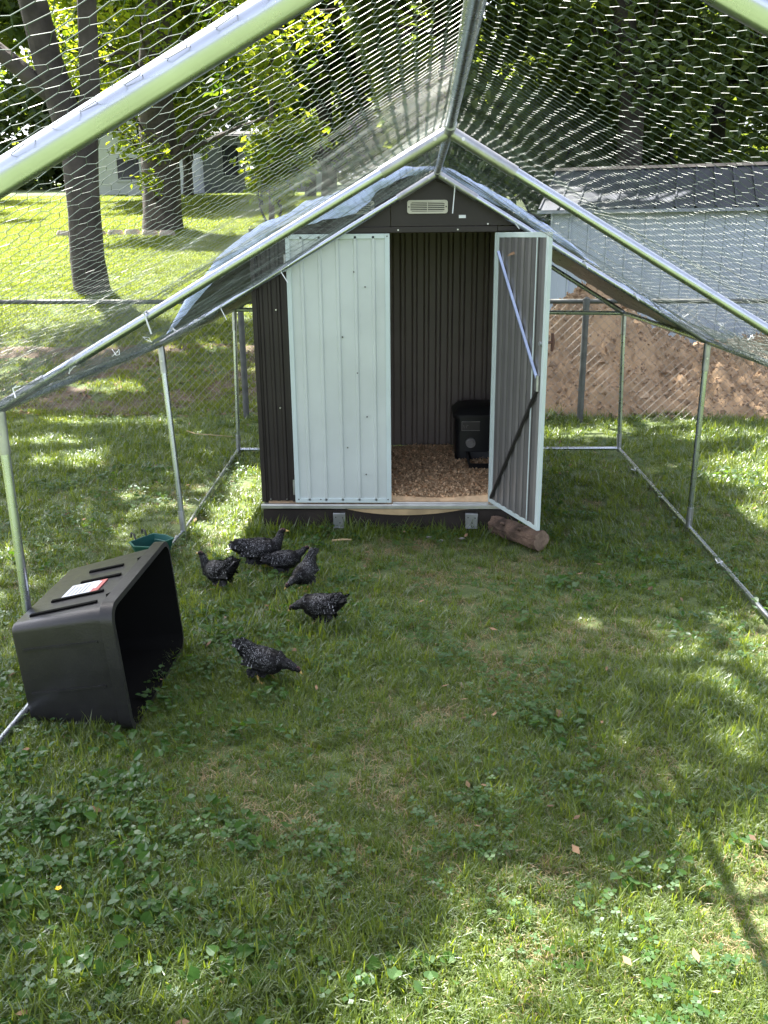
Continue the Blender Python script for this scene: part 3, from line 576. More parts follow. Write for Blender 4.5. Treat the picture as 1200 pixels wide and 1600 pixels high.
# ------------------------------------------------------------------ shed
SX0, SX1, SY0, SY1, SZ0, SZE, SZP, SXM = -.93, .61, 5.05, 6.42, .185, 1.665, 1.99, .0
shed = empty('shed', (SXM, SY0, 0), 'small dark brown metal shed with pale mint double doors one standing open', 'shed')
def ribbed(name, x0, x1, z0, z1, place, m, par, ribs, depth=.009, w=.016, thick=.003):
    """sheet with vertical pressed ribs; place(x, d, z) -> world point, d = outwards"""
    xs = [(x0, 0)]
    for r in ribs: xs += [(r - w, 0), (r - w * .45, depth), (r + w * .45, depth), (r + w, 0)]
    xs += [(x1, 0)]; k = len(xs); vs = [place(x, d, z) for z in (z0, z1) for x, d in xs] + [place(x, d - thick, z) for z in (z0, z1) for x, d in xs]
    fs = [(i, i + 1, k + i + 1, k + i) for i in range(k - 1)] + [(2 * k + i, 3 * k + i, 3 * k + i + 1, 2 * k + i + 1) for i in range(k - 1)]
    fs += [(0, k, 3 * k, 2 * k), (k - 1, 3 * k - 1, 4 * k - 1, 2 * k - 1)] + [(i, 2 * k + i, 2 * k + i + 1, i + 1) for i in range(k - 1)] + [(k + i, k + i + 1, 3 * k + i + 1, 3 * k + i) for i in range(k - 1)]
    b = MB(); b.add(vs, fs); return part(name, b, m, par, smooth=False)
fr_ = lambda x, d, z: (x, SY0 - d, z)
ribbed('front_panel', SX0, -.742, SZ0 + .005, SZE + .03, fr_, M['brown'], shed, [-.885, -.835, -.785], .008, .013)
ribbed('front_panel', .412, SX1, SZ0 + .005, SZE + .03, fr_, M['brown'], shed, [.46, .51, .56], .008, .013)
bk = np.arange(SX0 + .06, SX1, .083)
ribbed('rear_panel', SX0, SX1, SZ0 + .027, 1.9, lambda x, d, z: (x, SY1 + .0 - d, z if z < 1.5 else min(z, SZP - .36 * abs(x - SXM))), M['brownin'], shed, bk, .014, .022)
for x, s in ((SX0, 1), (SX1, -1)):
    ribbed('side_panel', SY0 + .02, SY1 - .02, SZ0, SZE if s > 0 else 1.77, lambda y, d, z: (x - s * d, y, z), M['brown'], shed, list(np.arange(SY0 + .1, SY1 - .05, .1)), .009, .018)
# gable: left and right halves with the seam between them
for name_, xa, xb in (('gable_panel', SX0, -.162), ('gable_panel', -.158, SX1)):
    b = MB(); f = lambda x: SZP - .35 * abs(x - SXM); b.prism([(xa, max(1.735, 0) if f(xa) > 1.74 else f(xa) - .02), (xb, 1.735), (xb, f(xb))] + ([(SXM, SZP)] if xb > 0 else []) + [(xa, f(xa))], SY0 - .012, SY0 + .01); part(name_, b, M['brown'], shed, smooth=False)
b = MB(); b.box((-.742, SY0 - .022, 1.70), (.412, SY0 + .02, 1.733)); part('door_header', b, M['brown'], shed, bevel=.004)
b = MB(); b.box((SX0, SY0 - .02, 1.706), (-.744, SY0 - .011, 1.73)); b.box((.414, SY0 - .02, 1.706), (SX1, SY0 - .011, 1.73)); part('trim', b, M['brown'], shed)
for s in (-1, 1):
    xe = SX0 - .06 if s < 0 else SX1 + .06; ze = SZP - .35 * abs(xe - SXM) + .012; b = MB()
    b.add([(SXM, SY0 - .016, SZP + .012), (SXM, SY1 + .05, SZP + .012), (xe, SY1 + .05, ze), (xe, SY0 - .016, ze), (SXM, SY0 - .016, SZP + .004), (SXM, SY1 + .05, SZP + .004), (xe, SY1 + .05, ze - .008), (xe, SY0 - .016, ze - .008)],
          [(0, 1, 2, 3), (7, 6, 5, 4), (0, 3, 7, 4), (3, 2, 6, 7), (2, 1, 5, 6)]); part('roof_sheet', b, M['brown'], shed, smooth=False)
# corner posts and jambs
for x0, x1 in ((SX0 - .004, SX0 + .022), (SX1 - .022, SX1 + .004)):
    b = MB(); b.box((x0, SY0 - .013, SZ0), (x1, SY0 + .03, SZE)); part('corner_trim', b, M['brown'], shed, bevel=.003)
for x0, x1 in ((-.752, -.738), (.402, .416)):
    b = MB(); b.box((x0, SY0 - .014, SZ0 + .003), (x1, SY0 + .03, 1.698)); part('jamb', b, M['brown'] if x0 < 0 else M['mintf'], shed)
b = MB(); b.box((SX0 - .008, SY0 - .035, .150), (SX1 + .008, SY0 + .03, .172)); b.box((SX0 - .008, SY0 - .035, .172), (SX1 + .008, SY0 - .028, .178)); b.box((-.16, SY0 - .018, .172), (.402, SY0 + .0, .186)); part('sill', b, M['sill'], shed, bevel=.002)
b = MB(); b.box((SX0 + .01, SY0 + .031, .14), (SX1 - .01, SY1 - .01, .19)); part('floor', b, M['treated'], shed)
b = MB(); b.box((SX0 + .0, SY0 - .012, -.03), (SX1, SY0 + .03, .138)); b.box((SX0, SY1 - .04, -.03), (SX1, SY1, .138)); b.box((SX0, SY0 + .03, -.03), (SX0 + .04, SY1 - .04, .138)); b.box((SX1 - .04, SY0 + .03, -.03), (SX1, SY1 - .04, .138)); part('base_frame', b, M['treated'], shed)
# warped pale board under the sill
xs = np.linspace(-.43, .34, 16); lowz = [.148 - .036 * max(0, math.sin(PI * min(1, (x + .43) / .68))) ** .8 for x in xs]; b = MB()
b.rings([[(x, SY0 - .034, .148), (x, SY0 - .034, lz), (x, SY0 - .014, lz), (x, SY0 - .014, .148)] for x, lz in zip(xs, lowz)]); part('shim_board', b, M['lumber'], shed, smooth=False)
# galvanised joist brackets
for x in (-.475, .303):
    b = MB(); y = SY0 - .052; b.box((x - .036, y, .045), (x + .036, y + .003, .125)); b.box((x - .036, y, .125), (x + .036, y + .035, .128)); b.box((x - .036, y - .02, .042), (x + .036, y + .02, .0449)); k = part('joist_bracket', b, M['sleeve'], shed, bevel=.002)
    for dx, dz in ((-.02, .104), (.021, .101), (.004, .07)):
        b = MB(); b.tube([(x + dx, y - .004, dz), (x + dx, y + .001, dz)], .0032, 7); part('nail', b, M['black'], k)
def vent(cx, cz, ang=0):
    y = SY0 - .012; w, h = .108, .034; r = part('vent', MB().box((cx - w + .012, y - .003, cz - h + .009), (cx + w - .012, y - .0005, cz + h - .009)), M['black'], shed)
    b = MB(); pts = [(cx + sx * (w - .014) + .014 * math.cos(q), cz + sz * (h - .012) + .012 * math.sin(q)) for sx, sz, q0 in ((1, 1, 0), (-1, 1, PI / 2), (-1, -1, PI), (1, -1, 1.5 * PI)) for q in np.linspace(q0, q0 + PI / 2, 4)]
    ins = [(cx + (px - cx) * .84, cz + (pz - cz) * .70) for px, pz in pts]; b.rings([[(p, y, q) for p, q in pts], [(p, y - .012, q) for p, q in pts], [(p, y - .012, q) for p, q in ins], [(p, y - .001, q) for p, q in ins]], False, False); part('frame', b, M['vent'], r)
    for k in range(5):
        z = cz - .019 + k * .0095; b = MB(); b.box((cx - w * .84, y - .010, z - .0022), (cx + w * .84, y - .002, z + .0022)); part('slat', b, M['vent'], r)
    b = MB(); b.box((cx - .002, y - .0115, cz - .023), (cx + .002, y - .009, cz + .023)); part('divider', b, M['vent'], r)
    for s in (-1, 1): b = MB(); b.tube([(cx + s * w * .92, y - .014, cz), (cx + s * w * .92, y - .011, cz)], .004, 8); part('screw', b, M['screw'], r)
vent(.037, 1.832); vent(-.355, 1.832)
b = MB(); b.box((.205, SY0 - .0145, 1.773), (.242, SY0 - .0125, 1.789)); part('paper_tag', b, M['white'], shed)
for x, z in ((.36, 1.742), (-.70, 1.742), (-.88, .205), (-.785, .205), (.55, .205), (-.80, .75), (-.80, 1.3), (-.12, 1.715), (.2, 1.715)):
    b = MB(); b.tube([(x, SY0 - .026, z), (x, SY0 - .01, z)], .0045, 7); part('screw', b, M['screwb'], shed)

def door(place, label, inner):
    """place(u, d, z): u along the leaf from the hinge (0 .. .57), d outwards; the leaf is .03 thick"""
    W_, Z0, Z1 = .566, .188, 1.698
    def bx(u0, u1, d0, d1, z0, z1): b = MB(); b.add([place(u, d, z) for z in (z0, z1) for u, d in ((u0, d0), (u1, d0), (u1, d1), (u0, d1))], [(0, 3, 2, 1), (4, 5, 6, 7), (0, 1, 5, 4), (1, 2, 6, 5), (2, 3, 7, 6), (3, 0, 4, 7)]); return b
    pan = ribbed('door', .012, W_ - .012, Z0 + .012, Z1 - .012, lambda u, d, z: place(u, .012 + d, z), M['mint'], shed, [.085 + k * .098 for k in range(5)], .009, .013)
    pan['label'] = label
    w = .026
    for nm, q in (('frame_bar', bx(.0, w, .0, .021, Z0, Z1)), ('frame_bar', bx(W_ - w, W_, .0, .021, Z0, Z1)), ('frame_bar', bx(w + .0005, W_ - w - .0005, .0, .021, Z0, Z0 + w)), ('frame_bar', bx(w + .0005, W_ - w - .0005, .0, .021, Z1 - w, Z1))): part(nm, q, M['mintf'], pan, smooth=False, bevel=.002)
    if inner:   # seen from its grey inner side
        for k in range(7):
            u0 = w + .001 + k * .0735; part('backing_strip', bx(u0, u0 + .046, .004, .0085, Z0 + w, Z1 - w), M['doorback'], pan, smooth=False); part('backing_rib', bx(u0 + .0465, u0 + .0725, -.002, .0085, Z0 + w, Z1 - w), M['doorback2' if k != 5 else 'doorback'], pan, smooth=False)
        part('seam_strip', bx(.452, .461, -.004, .003, Z0 + w, Z1 - w), M['mintf'], pan, smooth=False)  # light showing through the panel seam, drawn as a pale strip
        b = MB(); P_ = [Vector(place(u, -.008, z)) for u, z in ((.04, 1.60), (.515, .99))]; b.tube([P_[0], P_[0].lerp(P_[1], .5), P_[1]], .0095, 4); part('brace_bar', b, M['bluebar'], pan, smooth=False)
        b = MB(); P_ = [Vector(place(u, -.008, z)) for u, z in ((.52, .93), (.03, .225))]; b.tube([P_[0], P_[0].lerp(P_[1], .5), P_[1]], .011, 4); part('brace_bar', b, M['darkbar'], pan, smooth=False)
        b = MB(); P_ = Vector(place(.525, -.006, .965)); b.tube([P_ - Vector((0, 0, .04)), P_ + Vector((0, 0, .04))], .011, 6); part('brace_bracket', b, M['sleeve'], pan)
        b = MB()
        b.tube([place(.545, .02, 1.17), place(.545, .055, 1.17)], .007, 8); b.tube([place(.545, .055, 1.215), place(.545, .06, 1.17), place(.545, .055, 1.125)], [.007, .011, .007], 8); part('handle', b, mat('reddish brown handle', (.09, .035, .025), .5), pan)
        b = MB(); b.tube([place(.535, -.012, 1.165), place(.535, -.002, 1.165)], .011, 8); part('latch', b, M['sleeve'], pan)
        b = MB(); p0 = Vector(place(.2, -.004, 1.585)); b.add([p0 + Vector(q) for q in ((-.03, 0, -.006), (.0, -.012, .002), (.035, -.006, .012), (.02, .004, .022), (-.01, .002, .012))], [(0, 1, 2, 3, 4)]); part('leaf_scrap', b, M['litter'], pan)
    else:
        for u, z in ((.015, Z1 - .014), (W_ - .014, Z1 - .014), (W_ - .02, Z0 + .02), (.02, Z0 + .02), (.15, Z0 + .02), (.30, 1.15), (.38, .95), (.43, 1.42), (.315, .52), (.42, .36), (.37, 1.5), (.43, .7)):
            b = MB(); b.tube([place(u, .0165, z), place(u, .0215, z)], .0042, 7); part('screw', b, M['screw'], pan)
    for z in (.28, 1.55):
        b = MB(); b.tube([place(-.006, .012, z - .045), place(-.006, .012, z + .045)], .007, 8); part('hinge', b, M['sleeve'] if not inner else M['mintf'], pan)
    return pan
door(lambda u, d, z: (-.732 + u, SY0 - .016 - d, z), 'closed left door leaf of pale mint ribbed steel', False)
_h = Vector((.408, SY0 - .022, 0)); _a = Vector((.62 - .408, 4.492 - SY0 + .022, 0)).normalized(); _nrm = Vector((-_a.y, _a.x, 0))
_nrm = _nrm if _nrm.x > 0 else -_nrm
door(lambda u, d, z: tuple(_h + _a * u + _nrm * d + Vector((0, 0, z))), 'open right door leaf showing its grey inner side and brace bars', True)

# shavings on the shed floor
def shavings():
    g = np.random.default_rng(4); nx, ny = 60, 50; X, Y = np.meshgrid(np.linspace(SX0 + .03, SX1 - .03, nx), np.linspace(SY0 + .012, SY1 - .03, ny))
    H = .212 + .02 * sstep(5.1, 5.5, Y) * 0 + .014 * np.sin(X * 7 + 1) * np.sin(Y * 6) + .03 * np.exp(-((X - .42) ** 2 + (Y - 5.55) ** 2) / .03) + 0 * Y
    H[0] = .172
    i = np.arange(nx * ny).reshape(ny, nx); VV = [np.stack([X, Y, H], -1).reshape(-1, 3)]; FF = [np.stack([i[:-1, :-1], i[:-1, 1:], i[1:, 1:], i[1:, :-1]], -1).reshape(-1, 4)]; n = 17000
    px = g.uniform(SX0 + .04, SX1 - .04, n); py = SY0 + .035 + (SY1 - SY0 - .08) * g.random(n) ** 1.25
    pz = .214 + .014 * np.sin(px * 7 + 1) * np.sin(py * 6) + .03 * np.exp(-((px - .42) ** 2 + (py - 5.55) ** 2) / .03)  + g.random(n) * .010
    yaw = g.random(n) * 6.28; pit = g.normal(0, .5, n); s = g.uniform(.004, .011, n)[:, None]
    fx = np.stack([np.cos(yaw) * np.cos(pit), np.sin(yaw) * np.cos(pit), np.sin(pit)], 1); sd = np.stack([-np.sin(yaw), np.cos(yaw), g.normal(0, .4, n)], 1); P = np.stack([px, py, pz], 1)
    VV.append(np.stack([P - fx * s - sd * s * .5, P + fx * s - sd * s * .5, P + fx * s + sd * s * .5, P - fx * s + sd * s * .5], 1).reshape(-1, 3)); FF.append(np.arange(n * 4).reshape(-1, 4) + nx * ny)
    o = link('wood_shavings', npmesh('wood_shavings', np.concatenate(VV), np.concatenate(FF), [M['chip']]), smooth=False); meta(o, 'loose wood shavings spread over the shed floor', 'wood shavings', kind='stuff')
shavings()

# feeder in the back right corner of the shed
def feeder():
    c = Vector((.40, 6.12, .2)); root = empty('feeder', c, 'black plastic poultry feeder in the back right corner of the shed', 'feeder')
    def rr(x0, x1, y0, y1, z, r): return [(cx + r * math.cos(q), cy + r * math.sin(q), z) for cx, cy, q0 in ((x1 - r, y1 - r, 0), (x0 + r, y1 - r, PI / 2), (x0 + r, y0 + r, PI), (x1 - r, y0 + r, 1.5 * PI)) for q in np.linspace(q0, q0 + PI / 2, 5)]
    b = MB(); b.rings([rr(.24, .58, 5.98, 6.34, .19, .04), rr(.24, .58, 5.98, 6.34, .50, .04)]); part('body', b, M['feeder'], root)
    b = MB(); b.rings([rr(.225, .595, 5.965, 6.355, .50, .05), rr(.225, .595, 5.965, 6.355, .52, .05), rr(.26, .56, 6.0, 6.32, .56, .06), rr(.32, .50, 6.06, 6.26, .575, .06)]); part('lid', b, M['feederlid'], root)
    b = MB(); b.rings([rr(.33, .59, 5.64, 5.97, .19, .03), rr(.31, .60, 5.62, 5.97, .27, .03), rr(.325, .585, 5.635, 5.955, .27, .02), rr(.34, .57, 5.65, 5.94, .215, .02)]); part('tray', b, M['feeder'], root)
    b = MB(); b.box((.285, 5.974, .415), (.405, 5.979, .475)); lab = part('label_plate', b, M['plate'], root)
    b = MB()
    for lo, hi in (((.283, .473), (.407, .477)), ((.283, .413), (.407, .416)), ((.283, .4165), (.2855, .4725))): b.box((lo[0], 5.9725, lo[1]), (hi[0], 5.9755, hi[1]))
    part('label_border', b, M['port'], lab)
    b = MB(); pts = [(.295, .452), (.301, .432), (.307, .446), (.313, .432), (.32, .452), (.328, .449)]
    b.tube([(x, 5.972, z) for x, z in pts], .0022, 4); part('printed_mark', b, M['port'], lab)
    b = MB(); b.tube([(.345, 5.981, .33), (.345, 5.955, .33)], .033, 18); b.tube([(.345, 5.9549, .33), (.345, 5.95, .33)], [.026, .02], 18); part('feed_port', b, M['port'], root)
feeder()

# ------------------------------------------------------------------ log under the open door
def log():
    a, b = Vector((.44, 5.0, .062)), Vector((.672, 4.70, .064)); root = empty('log', (.55, 4.85, 0), 'short bark covered log lying under the open door corner', 'log')
    d = (b - a).normalized(); s = d.orthogonal().normalized(); t = d.cross(s); rs = []
    for k in range(15):
        p = a.lerp(b, k / 14); rs.append([p + (s * math.cos(q) + t * math.sin(q)) * (.051 + .004 * k / 14 + .006 * abs(noise.noise(Vector((q * 3.2, k * .22, 4)))) + .005 * noise.noise(Vector((q * 7, k * .35, 9))) + .009 * noise.noise(Vector((math.cos(q) * 2, math.sin(q) * 2, k * .5))) + .004 * noise.noise(Vector((math.cos(q) * 5, math.sin(q) * 5, k * 1.3)))) for q in np.linspace(0, 2 * PI, 57)[:-1]])
    m = MB(); m.rings(rs, False, False); part('bark', m, M['logbark'], root)
    for p, n_, e in ((a, -d, 0), (b, d, 14)):
        m = MB(); c = p + n_ * .001; m.rings([[c + (v - p) * f + n_ * h for v in rs[e]] for f, h in ((1.0, 0), (.97, .003), (.6, .004), (.1, .003))], False, True); part('end_grain', m, M['logend'], root)
    m = MB()
    for k in range(2): 
        p = a.lerp(b, .3 + .35 * k) + Vector((-.03, -.03, .04)); m.tube([p, p + Vector((-.012, -.015, .012)), p + Vector((-.02, -.028, .014))], [.011, .008, .004], 7)
    part('knot', m, M['logbark'], root)
log()

# ------------------------------------------------------------------ black tote lying on its side, mouth to the right
def tote():
    root = empty('storage_tote', (-1.22, 3.12, 0), 'black plastic storage tote lying on its side with the mouth to the right', 'storage tote')
    def ring(d, y0, y1, z0, z1, r, n=6):
        o = []
        for cy, cz, q0 in ((y1 - r, z1 - r, 0), (y0 + r, z1 - r, PI / 2), (y0 + r, z0 + r, PI), (y1 - r, z0 + r, 1.5 * PI)):
            for q in np.linspace(q0, q0 + PI / 2, n): y, z = cy + r * math.cos(q), cz + r * math.sin(q); o.append((-1.405 + d - .075 * z, y, z))
        return o
    out = [ring(.02, 2.84, 3.36, .035, .37, .03), ring(0., 2.815, 3.385, .015, .39, .028), ring(.012, 2.808, 3.392, .006, .398, .032), ring(.30, 2.785, 3.455, .004, .462, .042), ring(.345, 2.78, 3.465, .003, .47, .045),
           ring(.346, 2.757, 3.487, .001, .491, .06), ring(.39, 2.755, 3.49, .0, .494, .062), ring(.392, 2.775, 3.47, .018, .475, .05)]
    b = MB(); b.rings(out, True, False); part('body', b, M['tote'], root, ang=50)
    b = MB(); b.rings([ring(.3925, 2.775, 3.47, .018, .475, .05), ring(.3, 2.80, 3.44, .022, .445, .055), ring(.03, 2.83, 3.37, .03, .385, .035)], False, True); part('inner_wall', b, M['tote_shade'], root)
    def topz(d): return .398 + (.462 - .398) * (d - .012) / (.30 - .012)
    def slab(d0, d1, y0, y1, h, mi_b): 
        mi_b.add([(-1.405 + d - .075 * (topz(d)), y, topz(d) + dz) for dz in (-.004, h) for d, y in ((d0, y0), (d1, y0), (d1, y1), (d0, y1))], [(0, 3, 2, 1), (4, 5, 6, 7), (0, 1, 5, 4), (1, 2, 6, 5), (2, 3, 7, 6), (3, 0, 4, 7)])
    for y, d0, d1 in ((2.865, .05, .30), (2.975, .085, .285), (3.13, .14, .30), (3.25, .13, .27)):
        b = MB(); slab(d0, d1, y, y + .016, .007, b); part('rib', b, M['tote_shade'], root, smooth=False)  # dark slabs stand in for the shade in recessed grooves
    b = MB(); slab(.115, .225, 2.995, 3.115, .0045, b); st = part('sticker', b, M['paper'], root, smooth=False)
    b = MB(); slab(.2251, .256, 2.995, 3.115, .0045, b); part('red_panel', b, M['red'], st, smooth=False)
    b = MB(); slab(.229, .24, 3.03, 3.10, .0055, b); slab(.2275, .2285, 3.0, 3.11, .0055, b); part('white_print', b, M['paper'], st, smooth=False)
    for k in range(5): b = MB(); slab(.13 + k * .016, .136 + k * .016, 3.01, 3.10 - .012 * (k % 3), .0055, b); part('print_line', b, M['ink'], st, smooth=False)
    for z in (.13, .30):     # moulded lines on the short end facing the camera
        b = MB(); vs = []
        for d in (.03, .31):
            for zz in (z - .004, z + .004):
                for dy in (.004, -.004): yb = 2.808 + (2.785 - 2.808) * (d / .3); vs.append((-1.405 + d - .075 * zz + 0, yb + dy, zz + .05 * (d / .3)))
        b.add(vs, [(0, 1, 3, 2), (4, 6, 7, 5), (0, 4, 5, 1), (2, 3, 7, 6), (1, 5, 7, 3), (0, 2, 6, 4)]); part('moulding', b, M['tote'], root, smooth=False)
    for y in (2.90, 3.27):
        b = MB(); b.add([(-1.405 + d - .075 * .47, yy, zz) for d, yy, zz in ((.325, y, .470), (.345, y + .02, .470), (.345, y, .470), (.325, y, .482), (.345, y + .02, .487), (.345, y, .487))], [(0, 1, 2), (3, 4, 5), (0, 1, 4, 3), (1, 2, 5, 4), (2, 0, 3, 5)]); part('lug', b, M['tote_shade'], root)
tote()

# teal trough behind it
def trough():
    root = empty('trough', (-1.45, 4.5, 0), 'teal plastic hanging feed trough on the grass behind the black tote', 'feed trough')
    rot = Matrix.Translation(Vector((-1.46, 4.54, 0))) @ Matrix.Rotation(R(-32), 4, 'Z') @ Matrix.Scale(.9, 4)
    def hx(w, d, z, bow=0.02): 
        pts = [(-w, -d), (0, -d - bow * 2), (w, -d), (w + .004, 0), (w, d), (0, d + bow), (-w, d), (-w - .004, 0)]
        return [rot @ Vector((x, y, z)) for x, y in pts]
    b = MB(); b.rings([hx(.065, .06, .005), hx(.085, .095, .12), hx(.090, .10, .125), hx(.090, .10, .13), hx(.08, .09, .13)], True, False); part('body', b, M['teal'], root)
    b = MB(); b.rings([hx(.08, .09, .1302), hx(.074, .075, .06), hx(.062, .055, .012)], False, True); part('inside', b, M['tealin'], root)
    b = MB(); b.tube([rot @ Vector((x, .075 + .01 * math.cos(x * 20), .1)) for x in np.linspace(-.06, .06, 6)], .004, 6); part('inner_ledge', b, M['teal'], root)
    for x in (-.045, .04):
        b = MB(); b.tube([rot @ Vector((-.088, x, .12)), rot @ Vector((-.1, x, .16)), rot @ Vector((-.125, x, .165)), rot @ Vector((-.13, x, .135))], .005, 6); part('wire_hook', b, M['darkbar'], root)
trough()

# ------------------------------------------------------------------ young barred hens
def hen(label, loc, heading, neck, s=1.0, tail=(.0, 0), bend=0.0, body_pitch=0., step=.03, seed=0):
    g = random.Random(seed); root = empty('hen', loc, label, 'hen', 'young barred hens grazing on the grass'); root.rotation_euler = (0, 0, heading)
    tz = tail[0]
    sp = [(-.175, .195 + tz, .006, .012), (-.150, .190 + tz, .014, .026), (-.115, .172 + tz * .7, .024, .036), (-.085, .152 + tz * .3, .036, .044), (-.045, .136, .050, .054), (0, .128, .056, .060), (.042, .128, .052, .057), (.075, .134, .041, .048)]
    if neck == 'up': nk = [(.098, .160, .028, .034), (.110, .190, .021, .024), (.118, .215, .017, .018), (.128, .234, .0165, .0165), (.143, .238, .014, .0135), (.155, .235, .008, .008)]
    elif neck == 'mid': nk = [(.103, .152, .028, .032), (.124, .172, .021, .023), (.140, .188, .017, .018), (.156, .198, .0165, .0165), (.172, .197, .0135, .013), (.184, .192, .008, .008)]
    elif neck == 'low': nk = [(.105, .128, .029, .032), (.130, .118, .022, .024), (.150, .106, .018, .019), (.168, .096, .0165, .0165), (.182, .086, .0135, .013), (.190, .077, .008, .008)]
    else: nk = [(.100, .120, .030, .033), (.122, .100, .023, .025), (.140, .078, .0185, .02), (.156, .060, .0165, .017), (.168, .046, .013, .013), (.173, .036, .008, .008)]
    sp = [(x, y, w * 1.16, h * 1.18) for x, y, w, h in sp]; sp = sp + nk; cb = Vector((0, .128))
    pts = []
    for i, (x, z, w, h) in enumerate(sp):
        y = 0.
        if i >= 8: f = (i - 7) / 6; y = bend * f; x = x - abs(bend) * .5 * f
        c, sn = math.cos(body_pitch), math.sin(body_pitch); X = x; Zr = z - .128; wt = 1 if i < 9 else .5
        pts.append((Vector((X * c - Zr * sn * wt if i < 9 else X, y, .128 + (X * sn * wt + Zr) if i < 9 else z + .05 * body_pitch)), w, h))
    body = MB(); rs = []; NR = 14
    for i, (p, w, h) in enumerate(pts):
        t = (pts[min(i + 1, len(pts) - 1)][0] - pts[max(i - 1, 0)][0]).normalized(); sd = t.cross(Vector((0, 0, 1))); sd = sd.normalized() if sd.length > .05 else Vector((0, -1, 0)); u = sd.cross(t)
        rs.append([p + sd * math.cos(q) * w + u * math.sin(q) * h for q in np.linspace(0, 2 * PI, NR + 1)[:-1]])
    body.rings(rs, mi=0)
    hd = pts[-3][0]; fw = (pts[-1][0] - pts[-3][0]).normalized(); bt = pts[-1][0]
    body.tube([bt - fw * .006, bt + fw * .008, bt + fw * .020 - Vector((0, 0, .003))], [.0075, .0055, .0012], 8, mi=1)
    up = Vector((0, 0, 1)) - fw * fw.z; up = up.normalized() if up.length > .1 else Vector((1, 0, 0))
    body.tube([hd + up * .012 - fw * .004, hd + up * .019 + fw * .006, hd + up * .014 + fw * .018], [.0045, .005, .003], 6, mi=2)
    for sgn in (-1, 1):
        st = step * sgn; hip = Vector((-.018, sgn * .030, .092)); kn = Vector((.004 + st * .4, sgn * .034, .066)); hk = Vector((-.020 + st * .7, sgn * .033, .040)); ft = Vector((-.004 + st, sgn * .034, .007))
        body.tube([hip + Vector((0, 0, .02)), hip, kn, hk + Vector((0, 0, .006))], [.034, .029, .019, .0085], 10, mi=0); body.tube([hk + Vector((.001, 0, .008)), hk, ft], [.007, .0062, .0058], 8, mi=1)
        for an in (-.5, 0, .5): body.tube([ft, ft + Vector((math.cos(an) * .018, math.sin(an) * .018, -.001)), ft + Vector((math.cos(an) * .036, math.sin(an) * .036, -.005))], [.0058, .0048, .0025], 6, mi=1)
        body.tube([ft, ft + Vector((-.018, 0, -.005))], [.005, .0028], 6, mi=1)
    # one continuous skin
    me = bpy.data.meshes.new('hen_raw'); me.from_pydata([tuple(v) for v in body.v], [], body.f); me.polygons.foreach_set('material_index', body.mi)
    kd = kdtree.KDTree(len(me.polygons)); cents = [(p.center.copy(), p.material_index) for p in me.polygons]
    for i, (c, _) in enumerate(cents): kd.insert(c, i)
    kd.balance(); bm = bmesh.new(); bm.from_mesh(me); bmesh.ops.recalc_face_normals(bm, faces=bm.faces); bm.to_mesh(me); bm.free()
    tmp = bpy.data.objects.new('tmp', me); COL.objects.link(tmp); rm = tmp.modifiers.new('r', 'REMESH'); rm.mode = 'VOXEL'; rm.voxel_size = .0032; sm = tmp.modifiers.new('s', 'SMOOTH'); sm.iterations = 2; sm.factor = .4
    dg = bpy.context.evaluated_depsgraph_get(); fin = bpy.data.meshes.new_from_object(tmp.evaluated_get(dg)); bpy.data.objects.remove(tmp)
    fin.materials.clear()
    for k in ('henskin', 'horn', 'comb'): fin.materials.append(M[k])
    mi = [cents[kd.find(p.center)[1]][1] for p in fin.polygons]; fin.polygons.foreach_set('material_index', mi); fin.polygons.foreach_set('use_smooth', [True] * len(mi)); fin.name = 'body'
    o = bpy.data.objects.new('body', fin); COL.objects.link(o); o.parent = root
    for sgn in (-1, 1):
        sd = fw.cross(up).normalized() * sgn; e = MB(); c = hd + sd * .0145 + fw * .007 + up * .004; e.rings([[c + (fw * math.cos(q) + up * math.sin(q)) * .0042 * f + sd * h for q in np.linspace(0, 2 * PI, 9)[:-1]] for f, h in ((1, -.002), (.8, .0012), (.3, .0022))])
        m_ = bpy.data.meshes.new('eye'); m_.from_pydata([tuple(v) for v in e.v], [], e.f); m_.materials.append(M['eye']); q = bpy.data.objects.new('eye', m_); COL.objects.link(q); q.parent = o
    # plumage: overlapping feathers laid tailwards over the skin
    V = []; F = []; UV = []
    def fea(p, d, nrm, L, w, bar, lift):
        sdv = d.cross(nrm).normalized(); n0 = len(V)
        for k, (f, ww, l) in enumerate(((0, .35, 0), (.45, 1, .5), (.85, .8, 1.0), (1.05, .0, 1.0))):
            c = p + d * L * f + nrm * (lift * l + .001)
            if ww: V.extend([c - sdv * w * ww * .5, c + sdv * w * ww * .5]); UV.extend([(min(f, 1), bar), (min(f, 1), bar)])
            else: V.append(c); UV.append((1, bar))
        F.extend([(n0, n0 + 1, n0 + 3, n0 + 2), (n0 + 2, n0 + 3, n0 + 5, n0 + 4)]); F.append((n0 + 4, n0 + 5, n0 + 6))
